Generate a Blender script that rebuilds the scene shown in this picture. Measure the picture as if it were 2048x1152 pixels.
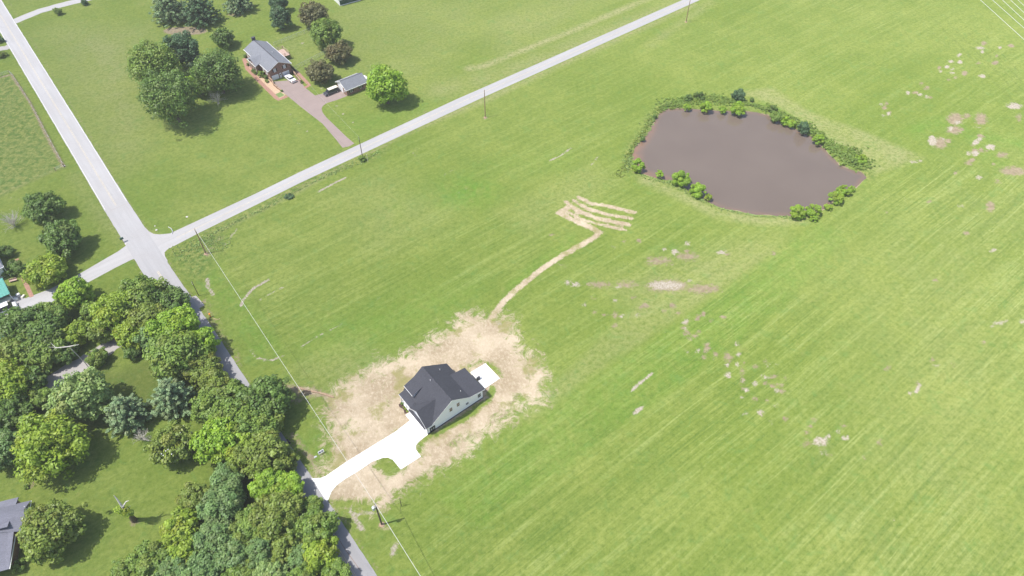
import bpy, math, random
import numpy as np
from mathutils import Vector, Matrix
R = math.radians
for o in list(bpy.data.objects): bpy.data.objects.remove(o)
scn = bpy.context.scene
col = scn.collection
# ------------------------------------------------------------------ camera
FPX, CH = 1400.0, 120.0                      # focal length in photo pixels (2048 wide), flying height in metres
TILT = math.atan(1274.0 / FPX)
cam_d = bpy.data.cameras.new('camera'); cam = bpy.data.objects.new('camera', cam_d); col.objects.link(cam)
cam_d.sensor_width = 36.0; cam_d.lens = 36.0 * FPX / 2048.0
cam_d.clip_start = 1.0; cam_d.clip_end = 9000.0
cam.location = (0, 0, CH); cam.rotation_euler = (TILT, 0, 0)
scn.camera = cam
# ------------------------------------------------------------------ light
SUN_EL, SHADOW_AZ = 64.0, 17.0               # shadows run towards this azimuth (counter-clockwise from +X)
SUN_ENERGY, SKY_STRENGTH, EXPOSURE = 4.4, 0.15, 0.30
world = bpy.data.worlds.new('World'); scn.world = world; world.use_nodes = True
wn = world.node_tree.nodes; wl = world.node_tree.links
bg = wn['Background']; sky = wn.new('ShaderNodeTexSky'); sky.sky_type = 'NISHITA'; sky.sun_disc = False
sx, sy = -math.cos(R(SHADOW_AZ)), -math.sin(R(SHADOW_AZ))
sky.sun_elevation = R(SUN_EL); sky.sun_rotation = math.atan2(sx, sy)
sky.air_density = 1.0; sky.dust_density = 2.0
wl.new(sky.outputs[0], bg.inputs[0]); bg.inputs[1].default_value = SKY_STRENGTH
sun_d = bpy.data.lights.new('sun', 'SUN'); sun_d.energy = SUN_ENERGY; sun_d.angle = R(0.55); sun_d.color = (1.0, 0.965, 0.91)
sun = bpy.data.objects.new('sun', sun_d); col.objects.link(sun)
sv = Vector((sx * math.cos(R(SUN_EL)), sy * math.cos(R(SUN_EL)), math.sin(R(SUN_EL))))
sun.rotation_euler = sv.to_track_quat('Z', 'Y').to_euler(); sun.location = (-60, 0, 160)
vs = scn.view_settings; vs.view_transform = 'Standard'; vs.look = 'None'; vs.gamma = 1.0
vs.use_curve_mapping = False; vs.exposure = EXPOSURE
HAZE = 0.00026
rng = np.random.default_rng(7); random.seed(5)

# ------------------------------------------------------------------ survey helpers (photo measurement -> world metres)
_s, _c = math.sin(TILT), math.cos(TILT)
def ray(px, py):
    x = (px - 1024.0) / FPX; y = -(py - 576.0) / FPX
    return (x, _s + y * _c, -_c + y * _s)
def at(px, py, z=0.0):
    r = ray(px, py); t = (z - CH) / r[2]
    return (t * r[0], t * r[1], z)
def depth(px, py, z=0.0): return (z - CH) / ray(px, py)[2]
def gp(pts, z=0.0): return [at(p[0], p[1], z)[:2] for p in pts]
def crop(ox, oy, s): return lambda x, y: (ox + x * s, oy + y * s)

# ------------------------------------------------------------------ mesh helpers
def link(o, parent=None):
    col.objects.link(o)
    if parent is not None: o.parent = parent
    return o
def tag(o, label=None, cat=None, group=None, kind=None):
    for k, v in (('label', label), ('category', cat), ('group', group), ('kind', kind)):
        if v: o[k] = v
    return o
def empty(name, loc=(0, 0, 0), rz=0.0):
    o = bpy.data.objects.new(name, None); o.location = loc; o.rotation_euler = (0, 0, rz); o.empty_display_size = 0.5
    return link(o)
class MB:
    def __init__(s): s.v = []; s.f = []
    def add(s, vs, fs):
        n = len(s.v); s.v += [tuple(map(float, v)) for v in vs]; s.f += [tuple(i + n for i in f) for f in fs]; return s
    def box(s, c, d, rz=0.0, rx=0.0, ry=0.0):
        m = Matrix.Translation(c) @ Matrix.Rotation(rz, 4, 'Z') @ Matrix.Rotation(ry, 4, 'Y') @ Matrix.Rotation(rx, 4, 'X')
        vs = [m @ Vector((x * d[0] / 2, y * d[1] / 2, z * d[2] / 2)) for x in (-1, 1) for y in (-1, 1) for z in (-1, 1)]
        return s.add(vs, [(0, 1, 3, 2), (4, 6, 7, 5), (0, 4, 5, 1), (2, 3, 7, 6), (0, 2, 6, 4), (1, 5, 7, 3)])
    def b2(s, a, b): return s.box([(a[i] + b[i]) / 2 for i in range(3)], [abs(b[i] - a[i]) for i in range(3)])
    def poly(s, pts): return s.add(pts, [tuple(range(len(pts)))])
    def slab(s, pts, t=0.14):                         # polygon with a thickness t below it
        n = len(pts); lo = [(p[0], p[1], p[2] - t) for p in pts]
        return s.add(list(pts) + lo, [tuple(range(n)), tuple(range(2 * n - 1, n - 1, -1))] + [(i, n + i, n + (i + 1) % n, (i + 1) % n) for i in range(n)])
    def extr(s, prof, a, b, ax):                      # profile extruded: ax='w' -> prof=(u,z); ax='u' -> prof=(w,z)
        n = len(prof)
        P = (lambda p, k: (p[0], k, p[1])) if ax == 'w' else (lambda p, k: (k, p[0], p[1]))
        return s.add([P(p, a) for p in prof] + [P(p, b) for p in prof],
                     [tuple(range(n)), tuple(range(2 * n - 1, n - 1, -1))] + [(i, n + i, n + (i + 1) % n, (i + 1) % n) for i in range(n)])
    def tube(s, p, q, r0, r1=None, n=8, caps=True):
        r1 = r0 if r1 is None else r1
        p = Vector(p); q = Vector(q); d = (q - p).normalized()
        a = d.orthogonal().normalized(); b = d.cross(a)
        vs = []
        for c, r in ((p, r0), (q, r1)):
            for i in range(n):
                t = 2 * math.pi * i / n; vs.append(c + a * r * math.cos(t) + b * r * math.sin(t))
        fs = [(i, (i + 1) % n, n + (i + 1) % n, n + i) for i in range(n)]
        if caps: fs += [tuple(range(n - 1, -1, -1)), tuple(range(n, 2 * n))]
        return s.add(vs, fs)
    def path(s, pts, rad, n=8):
        for i in range(len(pts) - 1): s.tube(pts[i], pts[i + 1], rad[i], rad[i + 1], n, True)
        return s
    def lathe(s, prof, c=(0, 0, 0), n=16):
        vs = [(c[0] + r * math.cos(2 * math.pi * i / n), c[1] + r * math.sin(2 * math.pi * i / n), c[2] + z) for r, z in prof for i in range(n)]
        fs = [(k * n + i, k * n + (i + 1) % n, (k + 1) * n + (i + 1) % n, (k + 1) * n + i) for k in range(len(prof) - 1) for i in range(n)]
        return s.add(vs, fs)
    def build(s, name, mat, parent=None, smooth=False):
        me = bpy.data.meshes.new(name); me.from_pydata(s.v, [], s.f); me.update()
        if mat: me.materials.append(mat)
        if smooth:
            for p in me.polygons: p.use_smooth = True
        o = bpy.data.objects.new(name, me); return link(o, parent)
def fast_mesh(name, verts, quads, mat, parent=None, colors=None, tri=False):
    k = quads.shape[1]
    me = bpy.data.meshes.new(name); me.vertices.add(len(verts)); me.vertices.foreach_set('co', verts.astype(np.float32).ravel())
    me.loops.add(quads.size); me.loops.foreach_set('vertex_index', quads.astype(np.int32).ravel())
    me.polygons.add(len(quads)); me.polygons.foreach_set('loop_start', np.arange(0, quads.size, k, dtype=np.int32))
    me.polygons.foreach_set('loop_total', np.full(len(quads), k, dtype=np.int32))
    me.update(calc_edges=True)
    if colors is not None:
        a = me.color_attributes.new('tint', 'FLOAT_COLOR', 'POINT'); a.data.foreach_set('color', colors.astype(np.float32).ravel())
    me.materials.append(mat)
    o = bpy.data.objects.new(name, me); return link(o, parent)

# ------------------------------------------------------------------ material helpers
class NT:
    def __init__(s, name):
        s.m = bpy.data.materials.new(name); s.m.use_nodes = True; s.t = s.m.node_tree; s.n = s.t.nodes; s.l = s.t.links
        s.p = s.n['Principled BSDF']; s.p.inputs['Roughness'].default_value = 0.8
        s.out = s.n['Material Output']; s._tc = None
    def new(s, typ, ins=None, **props):
        nd = s.n.new(typ)
        for k, v in props.items(): setattr(nd, k, v)
        for k, v in (ins or {}).items():
            s.put(nd.inputs[k], v)
        return nd
    def put(s, sock, v):
        if isinstance(v, bpy.types.NodeSocket): s.l.new(v, sock)
        elif isinstance(v, (tuple, list)) and sock.type == 'RGBA' and len(v) == 3: sock.default_value = (*v, 1)
        else: sock.default_value = v
    def tc(s):
        if s._tc is None: s._tc = s.n.new('ShaderNodeTexCoord')
        return s._tc.outputs['Object']
    def mapp(s, scale=(1, 1, 1), rot=(0, 0, 0), vec=None, loc=(0, 0, 0)):
        v = vec or s.tc()
        if any(rot): v = s.new('ShaderNodeMapping', {'Vector': v, 'Rotation': rot, 'Location': loc}).outputs[0]; loc = (0, 0, 0)
        if tuple(scale) == (1, 1, 1) and not any(loc): return v
        return s.new('ShaderNodeMapping', {'Vector': v, 'Scale': scale, 'Location': loc}).outputs[0]
    def noise(s, scale, detail=3, rough=0.55, vec=None, dist=0.0):
        return s.new('ShaderNodeTexNoise', {'Vector': vec or s.tc(), 'Scale': scale, 'Detail': detail, 'Roughness': rough, 'Distortion': dist}).outputs['Fac']
    def ramp(s, fac, a, b, va=0.0, vb=1.0, mode='SMOOTHSTEP'):
        return s.new('ShaderNodeMapRange', {'Value': fac, 'From Min': a, 'From Max': b, 'To Min': va, 'To Max': vb}, interpolation_type=mode).outputs[0]
    def mix(s, fac, a, b, mode='MIX'):
        nd = s.n.new('ShaderNodeMix'); nd.data_type = 'RGBA'; nd.blend_type = mode; nd.clamp_factor = True
        s.put(nd.inputs[0], fac); s.put(nd.inputs[6], a); s.put(nd.inputs[7], b); return nd.outputs[2]
    def math(s, op, a, b=0.0, c=None):
        nd = s.n.new('ShaderNodeMath'); nd.operation = op; s.put(nd.inputs[0], a); s.put(nd.inputs[1], b)
        if c is not None: s.put(nd.inputs[2], c)
        return nd.outputs[0]
    def attr(s, name):
        nd = s.n.new('ShaderNodeAttribute'); nd.attribute_name = name; return nd
    def base(s, c): s.put(s.p.inputs['Base Color'], c); return s
    def rough(s, r): s.put(s.p.inputs['Roughness'], r); return s
    def bump(s, h, strength=0.5, dist=0.1):
        nd = s.new('ShaderNodeBump', {'Height': h, 'Strength': strength, 'Distance': dist}); s.l.new(nd.outputs[0], s.p.inputs['Normal']); return s
def simple(name, c, rough=0.8, var=0.12, scale=3.0, metal=0.0, bump=0.0):
    t = NT(name); n = t.noise(scale, 4, 0.6)
    lo = tuple(x * (1 - var) for x in c); hi = tuple(min(1, x * (1 + var)) for x in c)
    t.base(t.mix(t.ramp(n, 0.3, 0.7), lo, hi)).rough(rough); t.p.inputs['Metallic'].default_value = metal
    if bump: t.bump(t.noise(scale * 8, 3), bump, 0.03)
    return t.m

def mat_asphalt(name, c, warm=(1.04, 1.0, 0.97)):
    t = NT(name)
    v = t.mapp((0.9, 0.05, 1), (0, 0, -R(ROAD_ANG[name])))
    streak = t.ramp(t.noise(1.0, 3, 0.6, v), 0.3, 0.7)
    patch = t.ramp(t.noise(0.12, 4, 0.6), 0.35, 0.7)
    grain = t.noise(6.0, 4, 0.75)
    a = t.mix(streak, tuple(x * 0.9 for x in c), tuple(x * 1.05 for x in c))
    a = t.mix(t.math('MULTIPLY', patch, 0.5), a, tuple(x * k * 0.88 for x, k in zip(c, warm)))
    a = t.mix(t.ramp(grain, 0.3, 0.75, 0, 0.35), a, tuple(x * 1.15 for x in c))
    crack = t.new('ShaderNodeTexVoronoi', {'Vector': t.mapp((0.35, 0.35, 0.35)), 'Scale': 1.0}, feature='DISTANCE_TO_EDGE').outputs['Distance']
    a = t.mix(t.ramp(crack, 0.0, 0.015, 0.25, 0.0), a, tuple(x * 0.6 for x in c))
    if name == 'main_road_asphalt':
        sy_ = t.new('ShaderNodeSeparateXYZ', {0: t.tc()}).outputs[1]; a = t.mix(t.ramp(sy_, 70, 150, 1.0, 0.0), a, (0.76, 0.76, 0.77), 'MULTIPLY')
    t.base(a).rough(0.9).bump(grain, 0.2, 0.02)
    return t.m
ROAD_ANG = {'main_road_asphalt': 128.8 - 90, 'cross_road_asphalt': 40.7 - 90, 'old_lane_asphalt': 40.0 - 90}

def mat_ground():
    t = NT('field_grass')
    A = t.new('ShaderNodeSeparateColor', {'Color': t.attr('mask_a').outputs['Color']}); B = t.new('ShaderNodeSeparateColor', {'Color': t.attr('mask_b').outputs['Color']})
    Aa = t.attr('mask_a').outputs['Alpha']; Ba = t.attr('mask_b').outputs['Alpha']
    straw, dirt, pale = A.outputs[0], A.outputs[1], A.outputs[2]; stripe = Aa
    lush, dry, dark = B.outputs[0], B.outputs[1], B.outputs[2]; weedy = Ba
    big = t.ramp(t.noise(0.02, 4, 0.6), 0.35, 0.65)
    midn = t.ramp(t.noise(0.12, 5, 0.65, dist=0.6), 0.3, 0.7)
    fine = t.noise(1.0, 7, 0.86)
    spk = t.noise(4.5, 3, 0.8)
    wv = t.n.new('ShaderNodeVectorMath'); wv.operation = 'SCALE'
    nn = t.new('ShaderNodeTexNoise', {'Vector': t.tc(), 'Scale': 0.016, 'Detail': 1.0}).outputs['Color']
    t.l.new(nn, wv.inputs[0]); wv.inputs['Scale'].default_value = 3.0
    warp = t.new('ShaderNodeVectorMath', {0: t.tc(), 1: wv.outputs[0]}, operation='ADD').outputs[0]
    sA = t.noise(1.0, 3, 0.6, t.mapp((1, 1, 1), vec=t.mapp((0.007, 0.50, 1), (0, 0, -R(39)), warp)))
    sB = t.noise(1.0, 4, 0.65, t.mapp((1, 1, 1), vec=t.mapp((0.035, 1.7, 1), (0, 0, -R(38.4)), warp)))
    st = t.math('ADD', t.ramp(sA, 0.39, 0.61, -0.42, 0.36), t.ramp(sB, 0.35, 0.65, -0.5, 0.45))
    sC = t.noise(1.0, 3, 0.7, t.mapp((0.10, 3.2, 1), (0, 0, 0), vec=t.mapp((1, 1, 1), (0, 0, -R(38.7)), warp)))
    st = t.math('ADD', t.math('MULTIPLY', st, 0.62), t.ramp(sC, 0.32, 0.68, -0.35, 0.35))
    st = t.math('MULTIPLY', st, t.ramp(t.noise(0.03, 3, 0.6), 0.3, 0.6, 0.6, 1.2))
    st = t.math('MULTIPLY', st, stripe)
    g = t.mix(big, (0.188, 0.248, 0.042), (0.255, 0.302, 0.070))
    g = t.mix(t.math('MULTIPLY', midn, 0.55), g, (0.150, 0.222, 0.038))
    g = t.mix(t.math('MAXIMUM', t.math('MULTIPLY', st, 0.75), 0.0), g, (0.33, 0.39, 0.13))
    g = t.mix(t.math('MAXIMUM', t.math('MULTIPLY', st, -0.75), 0.0), g, (0.100, 0.172, 0.028))
    g = t.mix(t.math('MULTIPLY', lush, t.math('MULTIPLY', t.ramp(t.noise(0.35, 6, 0.75, dist=1.0), 0.38, 0.62, 0.15, 1.0), 0.85)), g, (0.120, 0.265, 0.032))
    g = t.mix(t.math('MULTIPLY', dry, t.ramp(t.math('ADD', fine, t.math('MULTIPLY', midn, 0.2)), 0.35, 0.75, 0.15, 1.0)), g, (0.36, 0.345, 0.17))
    wn_ = t.ramp(t.noise(0.7, 6, 0.75), 0.40, 0.62)
    g = t.mix(t.math('MULTIPLY', weedy, t.math('SUBTRACT', 1.0, wn_)), g, (0.095, 0.17, 0.035))
    g = t.mix(t.math('MULTIPLY', weedy, t.math('MULTIPLY', wn_, 0.75)), g, (0.30, 0.31, 0.10))
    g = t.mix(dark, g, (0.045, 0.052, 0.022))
    g = t.mix(t.ramp(fine, 0.36, 0.54, 0.62, 0.0), g, (0.085, 0.145, 0.022))
    g = t.mix(t.ramp(fine, 0.52, 0.70, 0.0, 0.55), g, (0.34, 0.38, 0.13))
    g = t.mix(t.ramp(t.noise(0.33, 5, 0.75, dist=1.0), 0.52, 0.70, 0.0, 0.42), g, (0.125, 0.245, 0.060))
    g = t.mix(t.ramp(t.noise(0.21, 6, 0.75, dist=1.0), 0.56, 0.74, 0.0, 0.28), g, (0.33, 0.32, 0.11))
    g = t.mix(t.ramp(spk, 0.55, 0.80, 0.0, 0.35), g, (0.36, 0.42, 0.16))
    # tiny dead tufts and bare spots
    spot = t.ramp(t.noise(0.55, 3, 0.7), 0.735, 0.78)
    g = t.mix(t.math('MULTIPLY', spot, 0.7), g, (0.46, 0.40, 0.28))
    # bare reddish earth
    rag = t.math('ADD', t.math('MULTIPLY', t.noise(0.9, 7, 0.85, dist=0.7), 2.0), -1.0)
    dm = t.ramp(t.math('ADD', dirt, rag), 0.22, 0.62)
    dcol = t.mix(t.ramp(t.noise(1.1, 5, 0.7), 0.35, 0.7), (0.25, 0.195, 0.13), (0.38, 0.315, 0.22))
    dcol = t.mix(t.ramp(t.noise(2.2, 4, 0.7), 0.48, 0.7, 0.0, 0.55), dcol, (0.20, 0.22, 0.08))
    g = t.mix(dm, g, dcol)
    pm = t.ramp(t.math('ADD', pale, rag), 0.28, 0.62)
    pcol = t.mix(t.ramp(t.noise(2.5, 5, 0.7), 0.35, 0.7), (0.31, 0.27, 0.20), (0.52, 0.47, 0.40))
    g = t.mix(pm, g, pcol)
    # straw mulch over seeded ground
    srag = t.math('ADD', t.math('MULTIPLY', t.noise(0.34, 10, 0.86, dist=1.0), 2.3), -1.15)
    sm = t.ramp(t.math('ADD', straw, srag), 0.34, 0.66)
    sc = t.mix(t.ramp(t.noise(0.10, 5, 0.65), 0.35, 0.68), (0.37, 0.295, 0.195), (0.55, 0.465, 0.345))
    fib = t.noise(1.0, 5, 0.8, t.mapp((1.9, 1.3, 1), (0, 0, -R(20)), warp))
    fib2 = t.noise(1.0, 4, 0.8, t.mapp((1.4, 2.2, 1), (0, 0, -R(75)), warp))
    sc = t.mix(t.ramp(fib, 0.42, 0.72, 0.0, 0.75), sc, (0.64, 0.56, 0.43))
    sc = t.mix(t.ramp(fib2, 0.55, 0.75, 0.0, 0.6), sc, (0.29, 0.24, 0.145))
    peek = t.ramp(t.math('ADD', t.noise(0.16, 6, 0.7), t.math('MULTIPLY', fib, 0.18)), 0.62, 0.72, 0, 0.75)
    sc = t.mix(peek, sc, (0.27, 0.26, 0.085))
    g = t.mix(sm, g, sc)
    t.base(g).rough(1.0)
    t.p.inputs['Specular IOR Level'].default_value = 0.1
    try: t.p.inputs['Diffuse Roughness'].default_value = 1.0
    except Exception: pass
    hgt = t.math('ADD', t.math('MULTIPLY', fine, 1.0), t.math('MULTIPLY', st, 0.25))
    hgt = t.math('ADD', hgt, t.math('MULTIPLY', spk, 0.4))
    hgt = t.math('ADD', hgt, t.math('MULTIPLY', t.math('MULTIPLY', weedy, wn_), 1.2))
    hgt = t.math('ADD', hgt, t.math('MULTIPLY', fib, t.math('MULTIPLY', sm, 0.6)))
    t.bump(hgt, 0.55, 0.35)
    return t.m
def mat_leaf(name, c, hi, trans=0.25):
    t = NT(name); a = t.attr('tint'); sep = t.new('ShaderNodeSeparateColor', {'Color': a.outputs['Color']})
    cc = t.mix(sep.outputs[0], c, hi)
    cc = t.mix(t.math('MULTIPLY', sep.outputs[1], 0.55), cc, (c[0] * 1.5, c[1] * 0.95, c[2] * 0.9))
    hs = t.new('ShaderNodeHueSaturation', {'Color': cc, 'Value': t.ramp(sep.outputs[2], 0, 1, 0.86, 1.2, 'LINEAR')})
    d = t.new('ShaderNodeBsdfDiffuse', {'Color': hs.outputs[0]}); tr = t.new('ShaderNodeBsdfTranslucent', {'Color': hs.outputs[0]})
    gl = t.new('ShaderNodeBsdfGlossy', {'Color': (1, 1, 1), 'Roughness': 0.55})
    m1 = t.new('ShaderNodeMixShader', {0: trans, 1: d.outputs[0], 2: tr.outputs[0]})
    m2 = t.new('ShaderNodeMixShader', {0: 0.03, 1: m1.outputs[0], 2: gl.outputs[0]})
    t.l.new(m2.outputs[0], t.out.inputs[0]); return t.m
def mat_shingle(name, c, ang=0.0):
    t = NT(name)
    g = t.noise(9, 4, 0.75); tab = t.new('ShaderNodeTexBrick', {'Vector': t.mapp((1, 1, 1)), 'Color1': (0.75,) * 3, 'Color2': (1.2,) * 3, 'Mortar': (0.55,) * 3, 'Scale': 1.0, 'Mortar Size': 0.012, 'Brick Width': 0.32, 'Row Height': 0.14}).outputs['Color']
    a = t.mix(t.ramp(g, 0.25, 0.75), tuple(x * 0.75 for x in c), tuple(x * 1.3 for x in c))
    a = t.mix(0.4, a, tab, 'MULTIPLY')
    a = t.mix(t.ramp(t.noise(0.5, 3), 0.35, 0.7, 0, 0.25), a, tuple(x * 1.25 for x in c))
    t.base(a).rough(0.95).bump(g, 0.3, 0.02); t.p.inputs['Specular IOR Level'].default_value = 0.15; return t.m
def mat_brick(name):
    t = NT(name)
    b = t.new('ShaderNodeTexBrick', {'Vector': t.tc(), 'Color1': (0.20, 0.075, 0.05), 'Color2': (0.29, 0.12, 0.085), 'Mortar': (0.36, 0.30, 0.26), 'Scale': 1.0, 'Mortar Size': 0.014, 'Brick Width': 0.24, 'Row Height': 0.085})
    # box-style: swap axes so courses lie horizontal
    s = t.new('ShaderNodeSeparateXYZ', {0: t.tc()}); q = t.new('ShaderNodeCombineXYZ', {0: t.math('ADD', s.outputs[0], s.outputs[1]), 1: s.outputs[2], 2: 0.0})
    t.l.new(q.outputs[0], b.inputs['Vector'])
    t.base(t.mix(t.ramp(t.noise(1.5, 4), 0.3, 0.7, 0, 0.35), b.outputs['Color'], (0.17, 0.07, 0.05))).rough(0.9); return t.m
def mat_siding(name, c):
    t = NT(name); s = t.new('ShaderNodeSeparateXYZ', {0: t.tc()})
    lap = t.ramp(t.math('FRACT', t.math('MULTIPLY', s.outputs[2], 5.0)), 0.0, 0.14, 0.2, 0.0)
    t.base(t.mix(lap, c, tuple(x * 0.75 for x in c))).rough(0.5); return t.m
def mat_concrete(name, c, joint=3.0, ang=0.0, loc=(0, 0, 0)):
    t = NT(name); v = t.mapp((1, 1, 1), (0, 0, -R(ang)), loc=loc)
    s = t.new('ShaderNodeSeparateXYZ', {0: v})
    def line(x):
        f = t.math('FRACT', t.math('DIVIDE', x, joint)); f = t.math('ABSOLUTE', t.math('SUBTRACT', f, 0.5)); return t.ramp(f, 0.490, 0.497)
    j = t.math('MAXIMUM', line(s.outputs[0]), line(s.outputs[1]))
    a = t.mix(t.ramp(t.noise(0.35, 5, 0.6), 0.3, 0.75), c, tuple(x * 0.90 for x in c))
    a = t.mix(t.ramp(t.noise(3, 5, 0.7), 0.45, 0.8, 0, 0.3), a, tuple(x * 0.8 for x in c))
    a = t.mix(t.math('MULTIPLY', j, 0.5), a, tuple(x * 0.55 for x in c))
    t.base(a).rough(0.85); return t.m
def mat_water():
    t = NT('muddy_pond_water')
    a = t.mix(t.ramp(t.noise(0.06, 3, 0.5), 0.3, 0.7), (0.152, 0.118, 0.094), (0.166, 0.130, 0.104))
    shore = t.attr('shore').outputs['Fac']
    a = t.mix(t.math('MULTIPLY', shore, t.ramp(t.noise(0.5, 4), 0.3, 0.7, 0.5, 1.0)), a, (0.30, 0.165, 0.10))
    t.base(a).rough(0.05); t.p.inputs['IOR'].default_value = 1.6
    t.bump(t.math('ADD', t.noise(2.2, 4, 0.65), t.math('MULTIPLY', t.noise(0.4, 2), 0.6)), 0.07, 0.05); return t.m

M = {}
M['ground'] = mat_ground()
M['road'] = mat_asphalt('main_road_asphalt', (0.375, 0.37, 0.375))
M['xroad'] = mat_asphalt('cross_road_asphalt', (0.385, 0.378, 0.378))
M['lane'] = mat_asphalt('old_lane_asphalt', (0.36, 0.34, 0.33))
M['drive'] = mat_concrete('new_white_concrete', (0.80, 0.79, 0.77), 3.4, 38.7, (0.3, 0.9, 0))
M['patio'] = mat_concrete('patio_concrete', (0.78, 0.77, 0.75), 9.0, 38.7)
M['agg'] = mat_concrete('brown_aggregate', (0.30, 0.235, 0.215), 6.0, 38.2, (2, 1, 0))
M['paint_white'] = simple('road_paint_white', (0.62, 0.62, 0.60), 0.7, 0.2)
M['paint_yellow'] = simple('road_paint_yellow', (0.60, 0.50, 0.30), 0.7, 0.25, 1.2)
M['seam'] = simple('crack_sealant', (0.22, 0.13, 0.09), 0.8)
M['dark_shingle'] = mat_shingle('charcoal_shingles', (0.062, 0.064, 0.076))
M['grey_shingle'] = mat_shingle('grey_shingles', (0.20, 0.21, 0.235))
M['brick'] = mat_brick('red_brick'); M['siding'] = mat_siding('white_siding', (0.86, 0.89, 0.93))
M['white'] = simple('white_trim', (0.80, 0.80, 0.80), 0.5, 0.05); M['black'] = simple('black_metal', (0.02, 0.02, 0.022), 0.5, 0.2)
M['door_white'] = simple('white_garage_door', (0.80, 0.80, 0.82), 0.45, 0.03)
M['stone_skirt'] = simple('dark_foundation', (0.07, 0.07, 0.085), 0.9, 0.3, 2)
M['glass'] = simple('window_glass', (0.03, 0.035, 0.045), 0.08, 0.2); M['reflection_glass'] = simple('glass_painted_reflection', (0.20, 0.13, 0.09), 0.15, 0.3)  # second glass: brownish reflection on the panes is painted into its colour
M['curtain_glass'] = simple('pale_window_glass', (0.45, 0.48, 0.52), 0.15, 0.1)
M['wood_pole'] = simple('weathered_pole', (0.30, 0.19, 0.12), 0.9, 0.25, 2); M['dark_pole'] = simple('dark_pole_wood', (0.10, 0.07, 0.055), 0.9, 0.2, 2)
M['wire'] = simple('aluminium_wire', (0.62, 0.62, 0.60), 0.5, 0.05); M['galv'] = simple('galvanised_metal', (0.52, 0.54, 0.56), 0.45, 0.1, 4, 0.3)
M['bark'] = simple('tree_bark', (0.13, 0.10, 0.075), 0.95, 0.35, 3, 0, 0.5); M['dead_wood'] = simple('bleached_dead_wood', (0.52, 0.49, 0.45), 0.9, 0.25, 2)
M['mulch'] = simple('brown_bark_mulch', (0.075, 0.045, 0.035), 0.95, 0.4, 5, 0, 0.6)
M['teal'] = simple('teal_metal_roof', (0.10, 0.33, 0.27), 0.45, 0.1); M['green_metal'] = simple('dark_green_metal', (0.02, 0.075, 0.055), 0.5, 0.15)
M['aqua'] = simple('aqua_vinyl', (0.22, 0.62, 0.66), 0.3, 0.1)
M['deck'] = simple('bleached_deck_boards', (0.48, 0.35, 0.29), 0.85, 0.15, 2); M['deck_dark'] = simple('reddish_deck_rail', (0.32, 0.17, 0.13), 0.85, 0.2, 2)
M['paver'] = simple('red_brick_paving', (0.34, 0.19, 0.14), 0.9, 0.2, 3); M['tan'] = simple('tan_gravel_bed', (0.50, 0.36, 0.24), 0.95, 0.15, 3)
M['car_white'] = simple('white_car_paint', (0.78, 0.78, 0.78), 0.25, 0.02); M['car_dark'] = simple('dark_grey_car_paint', (0.06, 0.062, 0.075), 0.3, 0.05)
M['cream'] = simple('cream_vinyl', (0.70, 0.66, 0.55), 0.5, 0.08); M['rubber'] = simple('tyre_rubber', (0.025, 0.025, 0.025), 0.85); M['red'] = simple('red_lamp', (0.45, 0.02, 0.02), 0.3)
M['orange'] = simple('orange_plastic', (0.80, 0.25, 0.02), 0.5); M['clay'] = simple('clay', (0.36, 0.25, 0.17), 0.95)
M['lawn_patch'] = simple('short_lawn', (0.16, 0.235, 0.075), 1.0, 0.25, 2.5); M['stone'] = simple('pale_stone', (0.55, 0.52, 0.48), 0.9, 0.2)
M['yellow_leaf'] = simple('golden_foliage', (0.42, 0.42, 0.04), 0.8, 0.3, 6); M['screen'] = simple('sign_dark_print', (0.03, 0.035, 0.07), 0.5)
LK = {  # kind: (base, lighter leaf tone)
 'dark': ((0.052, 0.098, 0.020), (0.105, 0.175, 0.030)), 'deep': ((0.038, 0.082, 0.036), (0.078, 0.142, 0.056)),
 'mid': ((0.078, 0.135, 0.022), (0.150, 0.222, 0.035)), 'yellow': ((0.108, 0.170, 0.014), (0.200, 0.275, 0.024)),
 'bright': ((0.105, 0.190, 0.014), (0.205, 0.315, 0.024)), 'teal': ((0.070, 0.128, 0.038), (0.132, 0.212, 0.062)),
 'pale': ((0.115, 0.175, 0.048), (0.200, 0.280, 0.085)), 'pine': ((0.095, 0.152, 0.068), (0.185, 0.262, 0.130)),
 'olive': ((0.084, 0.126, 0.018), (0.158, 0.210, 0.034)), 'brown': ((0.074, 0.080, 0.028), (0.120, 0.120, 0.048)),
 'grey': ((0.22, 0.21, 0.19), (0.34, 0.33, 0.31)) }
for k, (a, b) in LK.items(): M['leaf_' + k] = mat_leaf('foliage_' + k, tuple(x * 1.9 for x in a), tuple(x * 1.8 for x in b), 0.36)

# ------------------------------------------------------------------ air
hz = bpy.data.materials.new('thin_summer_haze'); hz.use_nodes = True; hn = hz.node_tree.nodes; hn.clear()
ho = hn.new('ShaderNodeOutputMaterial'); hv = hn.new('ShaderNodeVolumePrincipled'); hv.inputs['Density'].default_value = HAZE; hv.inputs['Color'].default_value = (0.98, 0.97, 0.95, 1); hv.inputs['Anisotropy'].default_value = 0.0
hz.node_tree.links.new(hv.outputs[0], ho.inputs['Volume'])
tag(MB().b2((-3700, -3700, -2.6), (3700, 3700, 124.0)).build('haze', hz), kind='stuff')

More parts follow.
